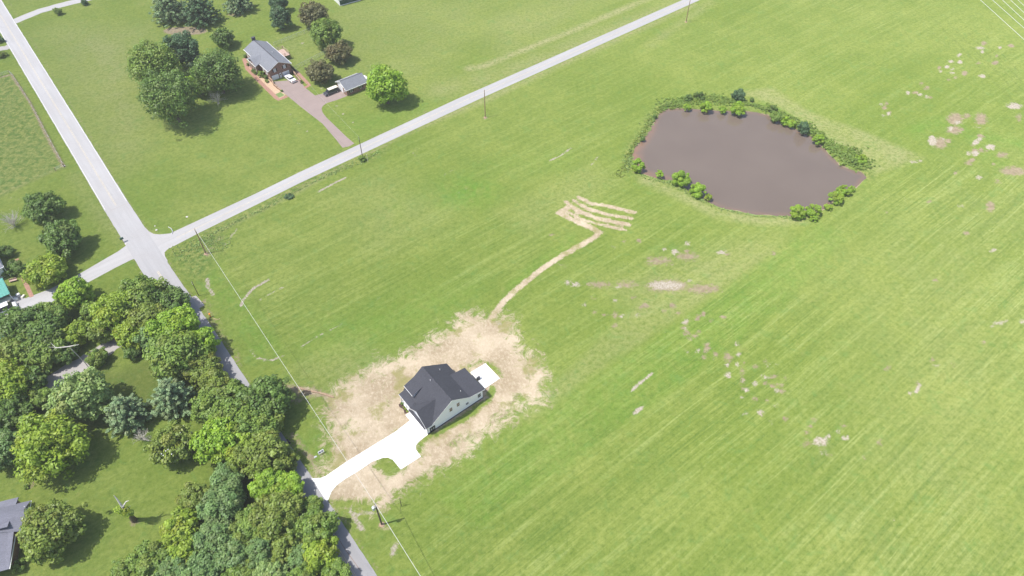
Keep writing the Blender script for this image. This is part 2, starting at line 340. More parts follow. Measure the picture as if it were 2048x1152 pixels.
# ------------------------------------------------------------------ ground masks
def axis(lo, hi, step, far):
    mid = np.arange(lo, hi + 1e-6, step); out = []; d = step; x = hi
    while x < far: d *= 1.5; x += d; out.append(x)
    out = np.array(out); return np.concatenate([(lo - (out - hi))[::-1], mid, out])
gx = axis(-197.0, 197.0, 0.6, 3500.0); gy = axis(34.0, 264.0, 0.55, 3500.0)
GX, GY = np.meshgrid(gx, gy, indexing='ij')
NX, NY = GX.shape
def sdist(poly, closed=True, pad=8.0):
    """signed distance (negative inside) on the grid points near the polygon; 99 elsewhere"""
    P = np.array(poly, float); out = np.full(GX.shape, 99.0)
    i0, i1 = np.searchsorted(gx, [P[:, 0].min() - pad, P[:, 0].max() + pad]); j0, j1 = np.searchsorted(gy, [P[:, 1].min() - pad, P[:, 1].max() + pad])
    if i1 <= i0 or j1 <= j0: return out
    X = GX[i0:i1, j0:j1]; Y = GY[i0:i1, j0:j1]; D = np.full(X.shape, 1e9); ins = np.zeros(X.shape, bool)
    n = len(P)
    for k in range(n if closed else n - 1):
        a = P[k]; b = P[(k + 1) % n]; ab = b - a; L = max(ab @ ab, 1e-9)
        t = np.clip(((X - a[0]) * ab[0] + (Y - a[1]) * ab[1]) / L, 0, 1)
        D = np.minimum(D, np.hypot(X - a[0] - t * ab[0], Y - a[1] - t * ab[1]))
        if closed:
            c = ((a[1] > Y) != (b[1] > Y)); xi = a[0] + (Y - a[1]) * ab[0] / (ab[1] if abs(ab[1]) > 1e-9 else 1e-9); ins ^= c & (X < xi)
    out[i0:i1, j0:j1] = np.where(ins, -D, D) if closed else D
    return out
def soft(sd, w): return np.clip(0.5 - sd / (2 * w), 0, 1)
mk = {k: np.zeros(GX.shape) for k in ('straw', 'dirt', 'pale', 'stripe', 'lush', 'dry', 'dark', 'weedy')}
def paint(name, arr, v=1.0): mk[name] = np.maximum(mk[name], arr * v)
def erase(name, arr): mk[name] = mk[name] * (1 - arr)
def area(name, pts, w=1.5, v=1.0): paint(name, soft(sdist(gp(pts)), w), v)
def stroke(name, pts, rad, w=0.8, v=1.0): paint(name, soft(sdist(gp(pts), False) - rad, w), v)
def blob(name, px, py, rx, ry, v=1.0, w=0.8, tilt=0.0):
    th = np.linspace(0, 2 * math.pi, 12, endpoint=False)
    ct, st_ = math.cos(tilt), math.sin(tilt)
    pts = [(px + rx * math.cos(a) * ct - ry * math.sin(a) * st_, py + rx * math.cos(a) * st_ + ry * math.sin(a) * ct) for a in th]
    paint(name, soft(sdist(gp(pts), True, 4), w), v)
# striping: strong in the two mown fields, weak in lawns
mk['stripe'][:] = 0.30
area('stripe', [(395, 485), (900, 232), (1300, 40), (1800, -60), (2200, 200), (2200, 1300), (800, 1300), (700, 1000), (540, 760)], 4, 0.55)
area('stripe', [(860, 985), (1080, 832), (1480, 556), (1640, 440), (1850, 320), (2200, 380), (2200, 1300), (800, 1300)], 1.0, 1.0)
area('stripe', [(500, 700), (520, 560), (760, 480), (1100, 380), (1250, 370), (1560, 470), (1440, 560), (1180, 620), (1000, 600), (760, 660)], 3, 0.8)
house_area = [(650, 825), (657, 805), (677, 775), (702, 752), (745, 747), (757, 725), (795, 712), (832, 697), (870, 672), (895, 665), (920, 632), (965, 630), (1025, 640), (1032, 670), (1068, 717), (1095, 750), (1085, 775), (1070, 805), (1032, 820), (1010, 845), (945, 888), (900, 925), (850, 950), (805, 975), (760, 1000), (700, 1010), (668, 1008), (650, 985), (640, 950), (655, 925), (662, 885)]
area('straw', house_area, 5.5)
for q in ([(875, 866), (925, 838), (978, 800), (985, 778)],): mk['straw'] *= 1 - 0.8 * soft(sdist(gp(q), False) - 0.9, 0.7)
for q, r_ in (([(938, 733), (962, 722), (985, 731), (1003, 752)], 0.8), ([(838, 905), (842, 885), (856, 873)], 1.0), ([(762, 930), (775, 925), (795, 945)], 1.8), ([(690, 1000), (720, 1010), (770, 1002)], 1.0)):
    mk['straw'] *= 1 - 0.75 * soft(sdist(gp(q), False) - r_, 1.0)
for (x, y, a, b) in ((780, 800, 8, 14), (785, 860, 12, 9), (810, 790, 10, 6), (700, 860, 8, 6), (1010, 720, 14, 6), (1040, 800, 10, 6)):
    th = np.linspace(0, 6.28, 10, endpoint=False); mk['straw'] *= 1 - 0.45 * soft(sdist(gp([(x + a * math.cos(t), y + b * math.sin(t)) for t in th])), 1.5)
stroke('straw', [(672, 985), (705, 982), (745, 988), (790, 968), (850, 930), (905, 900)], 1.5, 1.8, 1.0); stroke('straw', [(668, 992), (690, 965), (712, 950)], .7, .9, .8)
stroke('straw', [(978, 643), (1000, 610), (1030, 582), (1075, 545), (1110, 520), (1150, 497), (1185, 477), (1199, 466)], 0.72, 0.7)
for q, r_ in (([(1118, 425), (1145, 439), (1175, 452), (1201, 465)], 0.85), ([(1128, 420), (1160, 437), (1200, 449), (1250, 460)], 0.45), ([(1133, 404), (1155, 422), (1195, 437), (1258, 450)], 0.72), ([(1147, 402), (1175, 417), (1215, 429), (1262, 437)], 0.58), ([(1158, 394), (1180, 406), (1220, 413), (1268, 425)], 0.62), ([(1118, 424), (1135, 416)], .8)):
    stroke('straw', q, r_, 0.7)
stroke('straw', [(700, 1012), (745, 1035), (770, 1060)], 0.7, 1.2, 0.55); stroke('straw', [(655, 800), (600, 770)], 1.6, 2.0, 0.45)
stroke('straw', [(795, 965), (765, 1010)], 1.5, 1.4, 0.7)
for q in ([(690, 850), (740, 800), (800, 740), (880, 690)], [(720, 870), (770, 820), (800, 770)], [(900, 880), (960, 850), (1030, 800), (1060, 750)], [(890, 895), (950, 868), (1025, 818)], [(1000, 670), (1040, 710), (1060, 760)]):
    mk['straw'] *= 1 - 0.42 * soft(sdist(gp(q), False) - .18, .55); stroke('dirt', q, .2, .6, .8)
# dirt / stone scars (x, y, rx, ry, kind)
for x, y, a, b, k, v in ((1332, 571, 33, 8, 'pale', .95), (1335, 572, 42, 12, 'dirt', .8), (1198, 569, 24, 6, 'dirt', .75), (1255, 569, 22, 6, 'dirt', .75), (1408, 578, 30, 8, 'dirt', .85), (1317, 522, 26, 9, 'dirt', .65), (1375, 513, 22, 8, 'dirt', .7),
    (1349, 504, 6, 5, 'pale', 1), (1328, 499, 4, 3, 'pale', .8), (1134, 565, 5, 4, 'pale', 1), (1151, 569, 7, 4, 'pale', 1), (1443, 505, 8, 4, 'pale', .9), (1379, 561, 4, 3, 'pale', .8), (996, 649, 9, 6, 'pale', .95), (1231, 630, 7, 6, 'dirt', .7), (1125, 533, 5, 4, 'dirt', .5),
    (1641, 883, 12, 7, 'pale', 1), (1612, 888, 10, 6, 'dirt', .7), (1648, 904, 7, 4, 'pale', .8), (1760, 883, 7, 5, 'dirt', .7), (1457, 717, 7, 9, 'dirt', .75), (1475, 730, 4, 5, 'pale', .8), (1484, 760, 6, 7, 'dirt', .7), (1483, 762, 4, 4, 'pale', .8), (1536, 730, 4, 4, 'pale', .7),
    (1865, 282, 8, 10, 'pale', 1), (1880, 286, 14, 11, 'dirt', .8), (1910, 238, 16, 12, 'dirt', .8), (1915, 245, 7, 4, 'pale', .8), (1908, 260, 14, 8, 'dirt', .85), (1901, 257, 4, 4, 'pale', 1), (1934, 232, 8, 5, 'dirt', .7), (1962, 238, 12, 12, 'dirt', .75), (1980, 294, 9, 5, 'pale', 1), (1951, 307, 7, 5, 'pale', .9), (1938, 325, 8, 6, 'dirt', .7), (2005, 310, 12, 6, 'dirt', .7), (2025, 342, 24, 9, 'dirt', .8), (1958, 355, 6, 4, 'pale', .8), (1981, 413, 8, 10, 'dirt', .8), (1996, 363, 8, 5, 'dirt', .5), (2029, 212, 14, 6, 'pale', .9), (2040, 345, 10, 5, 'dirt', .8), (2038, 235, 6, 9, 'dirt', .6), (1816, 186, 4, 4, 'pale', .8), (1853, 193, 4, 3, 'pale', .8), (1843, 167, 5, 4, 'dirt', .6), (1902, 123, 5, 3, 'pale', .9), (1920, 124, 5, 4, 'pale', .9), (1894, 134, 5, 3, 'pale', .9), (1882, 143, 3, 3, 'pale', .8), (1960, 96, 9, 3, 'pale', .8), (1965, 152, 8, 4, 'pale', .75), (1762, 209, 4, 3, 'pale', .7), (1772, 206, 4, 5, 'dirt', .6), (1826, 324, 9, 3, 'pale', .7), (1840, 322, 5, 3, 'pale', .7), (1955, 255, 9, 2, 'pale', .6),
    (1872, 731, 6, 2, 'pale', .7), (2000, 645, 12, 2, 'pale', .7), (930, 378, 5, 2, 'pale', .6), (917, 386, 4, 2, 'pale', .6), (590, 800, 16, 8, 'dirt', .6), (620, 785, 24, 9, 'dirt', .85), (598, 776, 12, 6, 'straw', .6), (575, 800, 8, 6, 'dirt', .6), (745, 187, 3, 2, 'pale', .0)):
    blob(k, x, y, a * 1.02, b * 1.02, v * .98, min(1.5, .45 + a * .06))
r2 = random.Random(3)
for (x0, y0), (x1, y1), n, s in (((1150, 585), (1420, 650), 22, 30), ((1340, 640), (1560, 780), 38, 34), ((1470, 770), (1720, 910), 22, 30), ((1760, 230), (1990, 100), 22, 22), ((1880, 250), (2048, 360), 18, 36), ((1060, 470), (1500, 520), 8, 30), ((1650, 900), (1900, 700), 6, 60), ((1850, 380), (2040, 700), 8, 60)):
    for i in range(n):
        t = r2.random(); x = x0 + (x1 - x0) * t + r2.gauss(0, s); y = y0 + (y1 - y0) * t + r2.gauss(0, s * .5); q = r2.random()
        blob('pale' if q < .42 else 'dirt', x, y, r2.uniform(2.6, 7), r2.uniform(2.0, 4.5), 0.62 + .38 * r2.random(), 0.7, r2.uniform(-.6, .3))
# scrape marks and thin pale tracks
for q, r_, v in (([(482, 612), (488, 598), (505, 578), (536, 560)], .16, .95), ([(520, 600), (545, 585), (575, 570)], .10, .6), ([(452, 490), (460, 475), (474, 459)], .12, .7), ([(414, 557), (416, 575), (428, 590)], .22, .9), ([(636, 384), (665, 368), (690, 356)], .16, .9), ([(1097, 322), (1120, 312), (1143, 296)], .12, .8), ([(1182, 331), (1196, 312)], .08, .7),
    ([(1265, 780), (1280, 765), (1303, 748)], .2, .8), ([(1268, 827), (1284, 815)], .25, .8), ([(1832, 785), (1840, 768)], .25, .7), ([(500, 700), (515, 717), (545, 720), (565, 712)], .13, .8), ([(600, 695), (640, 670), (690, 645)], .08, .6), ([(742, 610), (760, 595)], .08, .5), ([(1977, 655), (2015, 640)], .15, .6), ([(700, 1020), (725, 1060)], .3, .8), ([(705, 1030), (750, 1025)], .25, .6), ([(783, 1110), (792, 1088)], .4, .7), ([(640, 845), (655, 812)], .15, .6), ([(826, 305), (848, 333)], .1, .5), ([(880, 355), (905, 340)], .1, .5)):
    stroke('pale', q, r_ + .12, .35, v)
stroke('dirt', [(560, 770), (600, 782), (650, 790), (660, 800)], 1.0, 1.0, .6)
stroke('dirt', [(410, 600), (425, 640), (455, 690), (480, 720)], .9, 1.2, .42); stroke('dirt', [(585, 870), (620, 915), (640, 945)], .5, .9, .7)
# lush strips
area('lush', [(870, 380), (900, 357), (950, 350), (990, 375), (985, 400), (930, 415), (880, 408)], 4, .85)
stroke('lush', [(405, 530), (430, 570), (470, 620), (500, 660), (530, 700)], 2.2, 3, .75); stroke('lush', [(1020, 575), (1070, 533), (1140, 480)], .8, 1.8, .7)
stroke('lush', [(1830, 262), (1880, 245), (1950, 270), (2048, 290)], 2.0, 3, .75); stroke('lush', [(1950, 275), (2000, 330)], 2.5, 3, .5)
stroke('lush', [(780, 420), (860, 380), (1010, 330), (1120, 320)], 3, 5, .35); area('lush', [(620, 640), (800, 590), (960, 560), (940, 620), (860, 660), (720, 730), (600, 700)], 5, .45)
area('lush', [(180, 390), (330, 340), (330, 460), (290, 455)], 6, .3); area('lush', [(640, 240), (760, 230), (900, 190), (720, 275)], 4, .5); area('lush', [(570, 880), (640, 870), (650, 940), (630, 940)], 2, .5)
area('lush', [(900, 900), (1100, 760), (1250, 700), (1240, 820), (1000, 960), (860, 1010)], 5, .3)
# dry strips: roadside verges, old gravel strip, mown band by the pond
stroke('dry', [(940, 137), (965, 133), (1060, 95), (1160, 55), (1290, 0), (1350, -30)], 1.5, 1.2, 1.0); stroke('dry', [(700, 318), (800, 268), (960, 205), (1100, 140), (1390, 10)], .9, 1.4, .75)
stroke('dry', [(880, 180), (1000, 150), (1350, 10)], 4, 4, .5); area('dry', [(1480, 185), (1545, 175), (1620, 225), (1720, 260), (1850, 315), (1750, 350), (1640, 270), (1560, 215)], 1.2, .6)
stroke('dry', [(1290, 360), (1370, 395), (1430, 425), (1520, 442), (1600, 440)], 1.4, 1.6, .8); stroke('dry', [(1300, 90), (1420, 5)], 1.2, 2, .5)
area('lush', [(860, 990), (1082, 834), (1482, 558), (1640, 442), (1700, 470), (1560, 620), (1240, 860), (960, 1060)], .9, .42); area('dry', [(1060, 845), (1200, 740), (1475, 556), (1560, 495), (1500, 480), (1320, 560), (1180, 700), (1040, 830)], 1.0, .38)
area('dry', [(990, 420), (1180, 330), (1240, 360), (1060, 470)], 3, .2); area('dry', [(100, 60), (280, 60), (300, 260), (240, 330)], 10, .5); area('dry', [(420, 150), (700, 0), (1000, 0), (860, 160)], 8, .25)
area('dry', [(660, 400), (760, 350), (900, 420), (760, 500)], 8, .25); area('dry', [(1200, 560), (1420, 500), (1560, 470), (1440, 560), (1300, 640)], 5, .35)
area('dry', [(700, 690), (600, 740), (640, 800), (760, 720)], 4, .4); area('dry', [(960, 40), (1300, -60), (1000, 130)], 8, .35)
stroke('dry', [(190, 335), (230, 400), (275, 470), (300, 470)], 1.2, 2.0, .5); stroke('dry', [(150, 350), (200, 430), (250, 480)], 1.5, 2.0, .35)
area('dry', [(1700, 500), (2100, 300), (2100, 1200), (1700, 1200)], 20, .22)
for d_ in (-3.15, 3.15):
    P_ = [np.array(at(*q)[:2]) for q in ((-9, -5), (161, 285), (234, 415), (395, 665), (530, 870), (720, 1160))]; n_ = np.array([.779, .627]) * d_
    for a_, b_ in zip(P_[:-1], P_[1:]): paint('dirt', soft(sdist([tuple(a_ + n_), tuple(b_ + n_)], False) - .18, .5), .55)
stroke('dirt', [(345, 463), (512, 384), (908, 197), (1360, -3)], .12, .45, .5); stroke('dirt', [(402, 468), (514, 413), (957, 203), (1402, 3)], .15, .5, .6)
# rank weeds
area('weedy', [(340, 508), (375, 480), (440, 455), (440, 500), (405, 560), (380, 555)], 2, 1); stroke('weedy', [(400, 478), (520, 418), (640, 350), (735, 318), (770, 300)], .9, 1.2, 1)
stroke('dry', [(420, 470), (600, 380), (700, 325)], .6, 1.0, .8); stroke('dirt', [(415, 500), (440, 475)], 1.2, 1.5, .35)
area('weedy', [(-60, 140), (20, 150), (125, 335), (60, 365), (0, 395), (-80, 420)], .8, .9); area('dry', [(-60, 140), (20, 150), (125, 335), (0, 395), (-80, 420)], 1, .25)
stroke('dirt', [(-40, 165), (0, 155), (22, 149), (60, 205), (95, 275), (127, 333)], .28, .45, 1.1); stroke('dry', [(-30, 395), (20, 380), (70, 355), (125, 333)], .8, .8, .9)
stroke('dirt', [(140, 290), (175, 350), (225, 430), (262, 492)], .28, .45, .75); stroke('dirt', [(290, 535), (305, 560)], .3, .5, .7)
# forest floor and tree-ring scars
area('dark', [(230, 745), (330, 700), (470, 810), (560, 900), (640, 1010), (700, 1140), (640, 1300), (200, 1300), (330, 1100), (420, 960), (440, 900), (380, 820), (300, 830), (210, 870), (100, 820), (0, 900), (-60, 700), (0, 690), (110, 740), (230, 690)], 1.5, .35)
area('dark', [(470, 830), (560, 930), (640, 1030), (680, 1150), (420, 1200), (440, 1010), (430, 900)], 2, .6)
blob('dirt', 268, 1044, 8, 6, .8); blob('dirt', 413, 508, 5, 4, .9); blob('dirt', 764, 1052, 6, 5, .8); blob('dirt', 410, 1058, 16, 9, .7); blob('dirt', 970, 236, 4, 3, .7); blob('dirt', 370, 62, 45, 9, .75); blob('dirt', 63, 970, 6, 6, .7); blob('dirt', 470, 30, 18, 4, .5); blob('pale', 745, 187, 0.1, 0.1, 0)
for x, y in ((605, 86), (642, 177), (673, 212), (687, 228), (705, 245), (580, 229), (598, 246), (615, 262), (310, 460), (126, 375), (86, 375), (55, 400), (37, 397), (20, 395)): blob('pale', x, y, 2.6, 1.7, .75, .35)
# pond
pc = crop(1220, 160, 0.2639)
POND = [pc(*p) for p in ((450, 222), (400, 245), (350, 305), (325, 370), (275, 440), (205, 510), (185, 570), (190, 620), (230, 700), (330, 735), (470, 750), (560, 800), (640, 860), (740, 910), (800, 940), (880, 970), (1000, 995), (1180, 1018), (1340, 1022), (1460, 1010), (1600, 985), (1680, 920), (1760, 860), (1860, 810), (1925, 735), (1900, 705), (1850, 700), (1740, 650), (1680, 600), (1620, 530), (1575, 480), (1520, 430), (1440, 400), (1330, 345), (1240, 300), (1195, 270), (1060, 245), (900, 240), (800, 240), (640, 228), (520, 222))]
WATER_Z = -0.35
pond_w = gp(POND, WATER_Z)
psd = sdist(pond_w, True, 12)
def sst(x, a, b): t = np.clip((x - a) / (b - a), 0, 1); return t * t * (3 - 2 * t)
wob = 0.35 * np.sin(GX * 0.9 + 1.3 * np.sin(GY * 0.5)) + 0.3 * np.sin(GY * 1.3 + np.sin(GX * 0.7))
GZ = -1.25 * sst(-(psd + wob * 0.6), -1.6, 1.9)
paint('dirt', np.clip(1.15 - np.abs(psd + 0.1) / 0.75, 0, 1) * (psd < 6), 1.15)
bank = [pc(*p) for p in ((60, 740), (130, 620), (200, 450), (300, 290), (420, 190), (560, 130), (760, 100), (960, 105), (1120, 150), (1280, 210), (1440, 290), (1600, 400), (1720, 480), (1900, 560), (1960, 620), (1950, 700))]
paint('weedy', soft(np.where(psd > 0, psd, 0) - 3.0, 1.5) * soft(sdist(gp(bank), False, 10) - 3.2, 2.0), 1.0)
paint('lush', soft(sdist(gp([pc(*p) for p in ((1200, 200), (1400, 280), (1600, 420), (1800, 560), (1950, 640))]), False) - 2.5, 1.5) * (psd > 0), .6)
paint('weedy', soft(sdist(gp([(1265, 345), (1320, 352), (1400, 400), (1480, 425), (1600, 435)]), False) - .7, .8) * (psd > 0), .7)

idx = np.arange(NX * NY).reshape(NX, NY)
quads = np.stack([idx[:-1, :-1], idx[1:, :-1], idx[1:, 1:], idx[:-1, 1:]], -1).reshape(-1, 4)
verts = np.stack([GX, GY, GZ], -1).reshape(-1, 3)
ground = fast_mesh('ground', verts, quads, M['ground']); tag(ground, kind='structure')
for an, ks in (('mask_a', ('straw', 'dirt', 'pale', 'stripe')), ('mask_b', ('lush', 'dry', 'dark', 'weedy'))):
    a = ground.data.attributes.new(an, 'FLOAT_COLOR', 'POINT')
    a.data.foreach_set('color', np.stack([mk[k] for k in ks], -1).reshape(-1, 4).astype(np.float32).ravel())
ground.data.polygons.foreach_set('use_smooth', np.ones(len(quads), bool))
# water sheet on a grid so that its shore tint can vary
sub = np.where(psd < 2.5); cells = (psd[:-1, :-1] < 2.2) & (psd[1:, 1:] < 2.2)
ii, jj = np.where(cells); wq = np.stack([idx[ii, jj], idx[ii + 1, jj], idx[ii + 1, jj + 1], idx[ii, jj + 1]], -1)
uq, inv = np.unique(wq, return_inverse=True); wv_ = verts[uq].copy(); wv_[:, 2] = WATER_Z
pond = fast_mesh('pond_water', wv_, inv.reshape(-1, 4), mat_water()); tag(pond, kind='structure')
a = pond.data.attributes.new('shore', 'FLOAT', 'POINT')
west = np.clip((at(*pc(420, 380))[0] - verts[uq][:, 0]) / 12.0, 0, 1)
a.data.foreach_set('value', (np.clip(1 - np.abs(psd.ravel()[uq]) / (1.0 + 3.0 * west), 0, 1) * (0.35 + 0.5 * west)).astype(np.float32))

# ------------------------------------------------------------------ roads, drives, paint
def sheet(name, pts, z, mat, kind='structure', world_pts=False):
    P = pts if world_pts else gp(pts)
    m = MB(); m.poly([(x, y, z) for x, y in P]); o = m.build(name, mat)
    if kind: tag(o, kind=kind)
    return o
def norm2(a, b): d = np.array(b) - np.array(a); d = d / np.hypot(*d); return np.array([-d[1], d[0]])
def strip(name, pts, width, z, mat, world_pts=False, kind='structure', jag=0.0):
    P = [np.array(p) for p in (pts if world_pts else gp(pts))]; Q = []
    if jag:                                        # resample for a slightly uneven edge
        N = []
        for a, b in zip(P[:-1], P[1:]):
            n = max(1, int(np.hypot(*(b - a)) / 1.2)); N += [a + (b - a) * k / n for k in range(n)]
        P = N + [P[-1]]
    L, Rr = [], []; rj = random.Random(len(P))
    for i, p in enumerate(P):
        n = norm2(P[max(i - 1, 0)], P[min(i + 1, len(P) - 1)])
        L.append(p + n * (width / 2 + rj.uniform(-jag, jag))); Rr.append(p - n * (width / 2 + rj.uniform(-jag, jag)))
    m = MB(); n = len(P); m.add([(*q, z) for q in L] + [(*q, z) for q in Rr], [(i, i + n, i + n + 1, i + 1) for i in range(n - 1)])
    o = m.build(name, mat); return tag(o, kind=kind)
gR = lambda x, y: np.array(at(x, y)[:2])
mR0, mR1 = gR(7.5, 7.5), gR(179, 280); mR2 = gR(255, 402); mR3 = gR(426, 657); mR4 = gR(562, 864); mR5 = gR(755, 1152)
mW = 5.9; nrm = norm2(mR0, mR5)
main_c = [p - nrm * mW / 2 * 1.0 for p in (mR0 + (mR0 - mR1) * 6, mR0, mR1, mR2, gR(340, 532), mR3, mR4, gR(657, 1003), mR5, mR5 + (mR5 - mR4) * 4)]
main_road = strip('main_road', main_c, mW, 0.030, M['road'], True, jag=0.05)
xN = [gR(340, 467), gR(512, 387), gR(600, 344), gR(910, 200), gR(1365, 0)]; xS = [gR(335, 499), gR(400, 465), gR(512, 410), gR(600, 366), gR(955, 200), gR(1400, 0)]
# the side road as one polygon with its two flared corners
dN = xN[-1] + (xN[-1] - xN[-2]) * 5; dS = xS[-1] + (xS[-1] - xS[-2]) * 5
poly = [gR(*p) for p in ((268, 470), (277, 437), (290, 455), (298, 463), (308, 468), (320, 469))] + xN + [dN, dS] + xS[::-1] + [gR(*p) for p in ((329, 505), (330, 512), (336, 523), (312, 520))]
cross_road = sheet('cross_road', [tuple(p) for p in poly], 0.026, M['xroad'], world_pts=True)
def offs(pts, d): return [p + nrm * d for p in pts]
up = main_c[:4]
eln = lambda pts, d, nm, mt, wd=0.12: tag(strip(nm, offs(pts, d), wd, 0.038, mt, True), kind='structure')
eln(up, mW / 2 - 0.22, 'edge_line', M['paint_white'], 0.12); eln(up[:3] + [main_c[3]], -(mW / 2 - 0.22), 'edge_line', M['paint_white'], 0.12)
for d in (-0.13, 0.13):
    eln(main_c[:4], d, 'centre_line', M['paint_yellow'], 0.05); eln(main_c[4:], d, 'centre_line', M['paint_yellow'], 0.06)
eln([gR(665, 1059), gR(690, 1098), gR(722, 1143)], 0.0, 'crack_seal', M['seam'], 0.07)
xc = [(a + b) / 2 for a, b in ((gR(345, 466), gR(362, 485)), (gR(512, 387), gR(512, 410)), (gR(600, 344), gR(600, 366)), (gR(910, 200), gR(955, 200)), (gR(1365, 0), gR(1400, 0)))]
for d in (-0.12, 0.12): strip('centre_line', [p + norm2(xc[0], xc[-1]) * d for p in xc], 0.05, 0.034, M['paint_yellow'], True)
strip('pavement_joint', [(222, 421), (255, 406)], 0.25, 0.036, M['lane'])
# drives
sheet('left_driveway', [(262, 484), (236, 503), (215, 515), (150, 553), (100, 578), (50, 597), (45, 590), (-60, 600), (-60, 700), (0, 662), (50, 640), (100, 610), (165, 571), (230, 536), (262, 520), (280, 514)], 0.018, M['xroad'])
strip('wooded_lane', [(400, 600), (330, 640), (270, 660), (212, 697), (165, 728), (125, 750), (85, 777), (40, 805), (-40, 860)], 4.2, 0.014, M['lane'], jag=0.25)
strip('upper_lane', [(24, 45), (45, 36), (80, 22), (130, 8), (190, -6), (300, -40)], 3.9, 0.018, M['xroad'], jag=0.1)
strip('roadside_apron', [(26, 88), (12, 96), (-20, 100)], 3.0, 0.018, M['lane'], jag=0.1)
c4 = crop(340, 864, .25); c7 = crop(780, 820, .1129)
drv = [c4(1130, 365), c4(1150, 372), c4(1210, 367), c4(1250, 350), c4(1410, 240), c4(1800, 0), c7(355, 185), c7(270, 90), c7(365, 35), c7(440, 110), c7(670, 438), c7(560, 520), c7(500, 575), c7(462, 620), c7(455, 660), c7(462, 705), c7(550, 825), c7(190, 1055), c7(30, 860), c4(1775, 222), c4(1745, 205), c4(1705, 207), c4(1620, 237), c4(1500, 318), c4(1400, 378), c4(1330, 430), c4(1290, 480), c4(1268, 540), c4(1255, 560)]
t = sheet('concrete_driveway', drv, 0.044, M['drive'])
c5 = crop(460, 50, .1953); c6 = crop(600, 200, .25); cb = crop(470, 70, .1215)
sheet('brown_driveway', [c5(440, 580), c5(700, 560), c5(735, 600), c5(780, 650), c5(870, 722), c5(1000, 690), c5(1110, 655), c5(1200, 728), c5(1090, 770), c5(990, 800), c5(950, 830), c5(938, 860), c5(950, 900), c5(990, 950), c5(1200, 1152), c6(435, 348), c6(390, 372), c6(340, 382), c6(290, 318), c6(180, 190), c6(0, 50), c5(620, 752), c5(530, 680)], 0.018, M['agg'])
sheet('tan_bed', [cb(150, 390), cb(560, 740), cb(775, 930), cb(835, 985), cb(710, 1080), cb(200, 560)], 0.010, M['tan'])
strip('brick_walk', [cb(150, 385), cb(205, 555), cb(440, 800), cb(680, 1035), cb(720, 1065), cb(860, 1005)], 1.3, 0.020, M['paver'], jag=0.04)
strip('brick_walk', [cb(925, 590), cb(1020, 610), cb(1225, 825), cb(1150, 868)], 1.1, 0.020, M['paver'], jag=0.04)
sheet('lawn_square', [cb(665, 975), cb(745, 938), cb(822, 990), cb(712, 1040)], 0.014, M['lawn_patch'])
strip('garden_walk', [(33, 518), (48, 560), (64, 594)], 0.9, 0.020, M['paver'])

# ------------------------------------------------------------------ building parts
def window(parent, plane, c, w, h, k, glass='glass', frame='white', shut=False):
    """plane 'w': wall whose outside looks to -w at w=k; 'u': outside looks to -u at u=k. c = (along, height)"""
    f = MB(); g = MB(); t = .07
    def B(m, a0, a1, z0, z1, d0, d1):
        if plane == 'w': m.b2((a0, k + d0, z0), (a1, k + d1, z1))
        else: m.b2((k + d0, a0, z0), (k + d1, a1, z1))
    a, z = c; sgn = -1 if plane in 'wu' else 1
    B(f, a - w / 2 - t, a - w / 2, z - h / 2 - t, z + h / 2 + t, -.07, .02); B(f, a + w / 2, a + w / 2 + t, z - h / 2 - t, z + h / 2 + t, -.07, .02)
    B(f, a - w / 2, a + w / 2, z + h / 2, z + h / 2 + t, -.07, .02); B(f, a - w / 2, a + w / 2, z - h / 2 - t, z - h / 2, -.09, .02); B(f, a - w / 2, a + w / 2, z - .025, z + .025, -.055, .02)
    o = f.build('window', M[frame], parent); B(g, a - w / 2, a + w / 2, z - h / 2, z + h / 2, -.03, .01); g.build('pane', M[glass], o)
    if shut:
        for s in (-1, 1):
            q = MB(); B(q, a + s * (w / 2 + .28) - .18, a + s * (w / 2 + .28) + .18, z - h / 2 - .05, z + h / 2 + .05, -.05, .0); q.build('shutter', M['black'], parent)
    return o
def panel_door(parent, plane, a0, a1, z0, z1, k, mat='door_white', rows=4, name='garage_door'):
    m = MB(); h = (z1 - z0) / rows
    for i in range(rows):
        if plane == 'w': m.b2((a0, k - .05, z0 + i * h + .012), (a1, k + .02, z0 + (i + 1) * h - .012))
        else: m.b2((k - .05, a0, z0 + i * h + .012), (k + .02, a1, z0 + (i + 1) * h - .012))
    m2 = m.build(name, M[mat], parent); return m2
def rooted(px, py, ang, name, z=0): x, y, _ = at(px, py, z); return empty(name, (x, y, z), R(ang))

# ------------------------------------------------------------------ the new white house
H = rooted(855.9, 868.7, 38.74, 'white_house')
tag(H, 'new white two storey house with charcoal shingle roof on straw covered ground', 'house')
def zf(u): return 3.30 + .75 * (u - 1.75)
def zr(u): return 6.49 - .675 * (u - 6)
def ze(u): return 3.69 - .175 * (u - 10.15)
dz = .17
w = MB()
w.extr([(1.6, 0), (10.15, 0), (10.15, zr(10.15) - dz), (6, zr(6) - dz), (1.6, zf(1.6) - dz)], 0, 9.6, 'w')
w.extr([(10.152, 0), (13.4, 0), (13.4, ze(13.4) - dz), (10.152, ze(10.15) - dz)], 0, 6.2, 'w')
w.extr([(10.152, 0), (11.3, 0), (11.3, zr(11.3) - dz), (10.152, zr(10.15) - dz)], 6.202, 9.6, 'w')
w.extr([(0, 0), (5.4, 0), (5.4, 2.98 - dz), (2.7, 5.12 - dz), (0, 2.98 - dz)], 0, 1.598, 'u')
wall = w.build('wall', M['siding'], H)
rf = MB()
rf.slab([(1.15, -.3, zf(1.15)), (1.15, 9.95, zf(1.15)), (6, 9.95, 6.49), (6, -.3, 6.49)])
rf.slab([(6.002, -.3, 6.49), (6.002, 9.95, 6.49), (11.7, 9.95, zr(11.7)), (11.7, 6.5, zr(11.7)), (10.15, 6.5, zr(10.15)), (10.15, -.3, zr(10.15))])
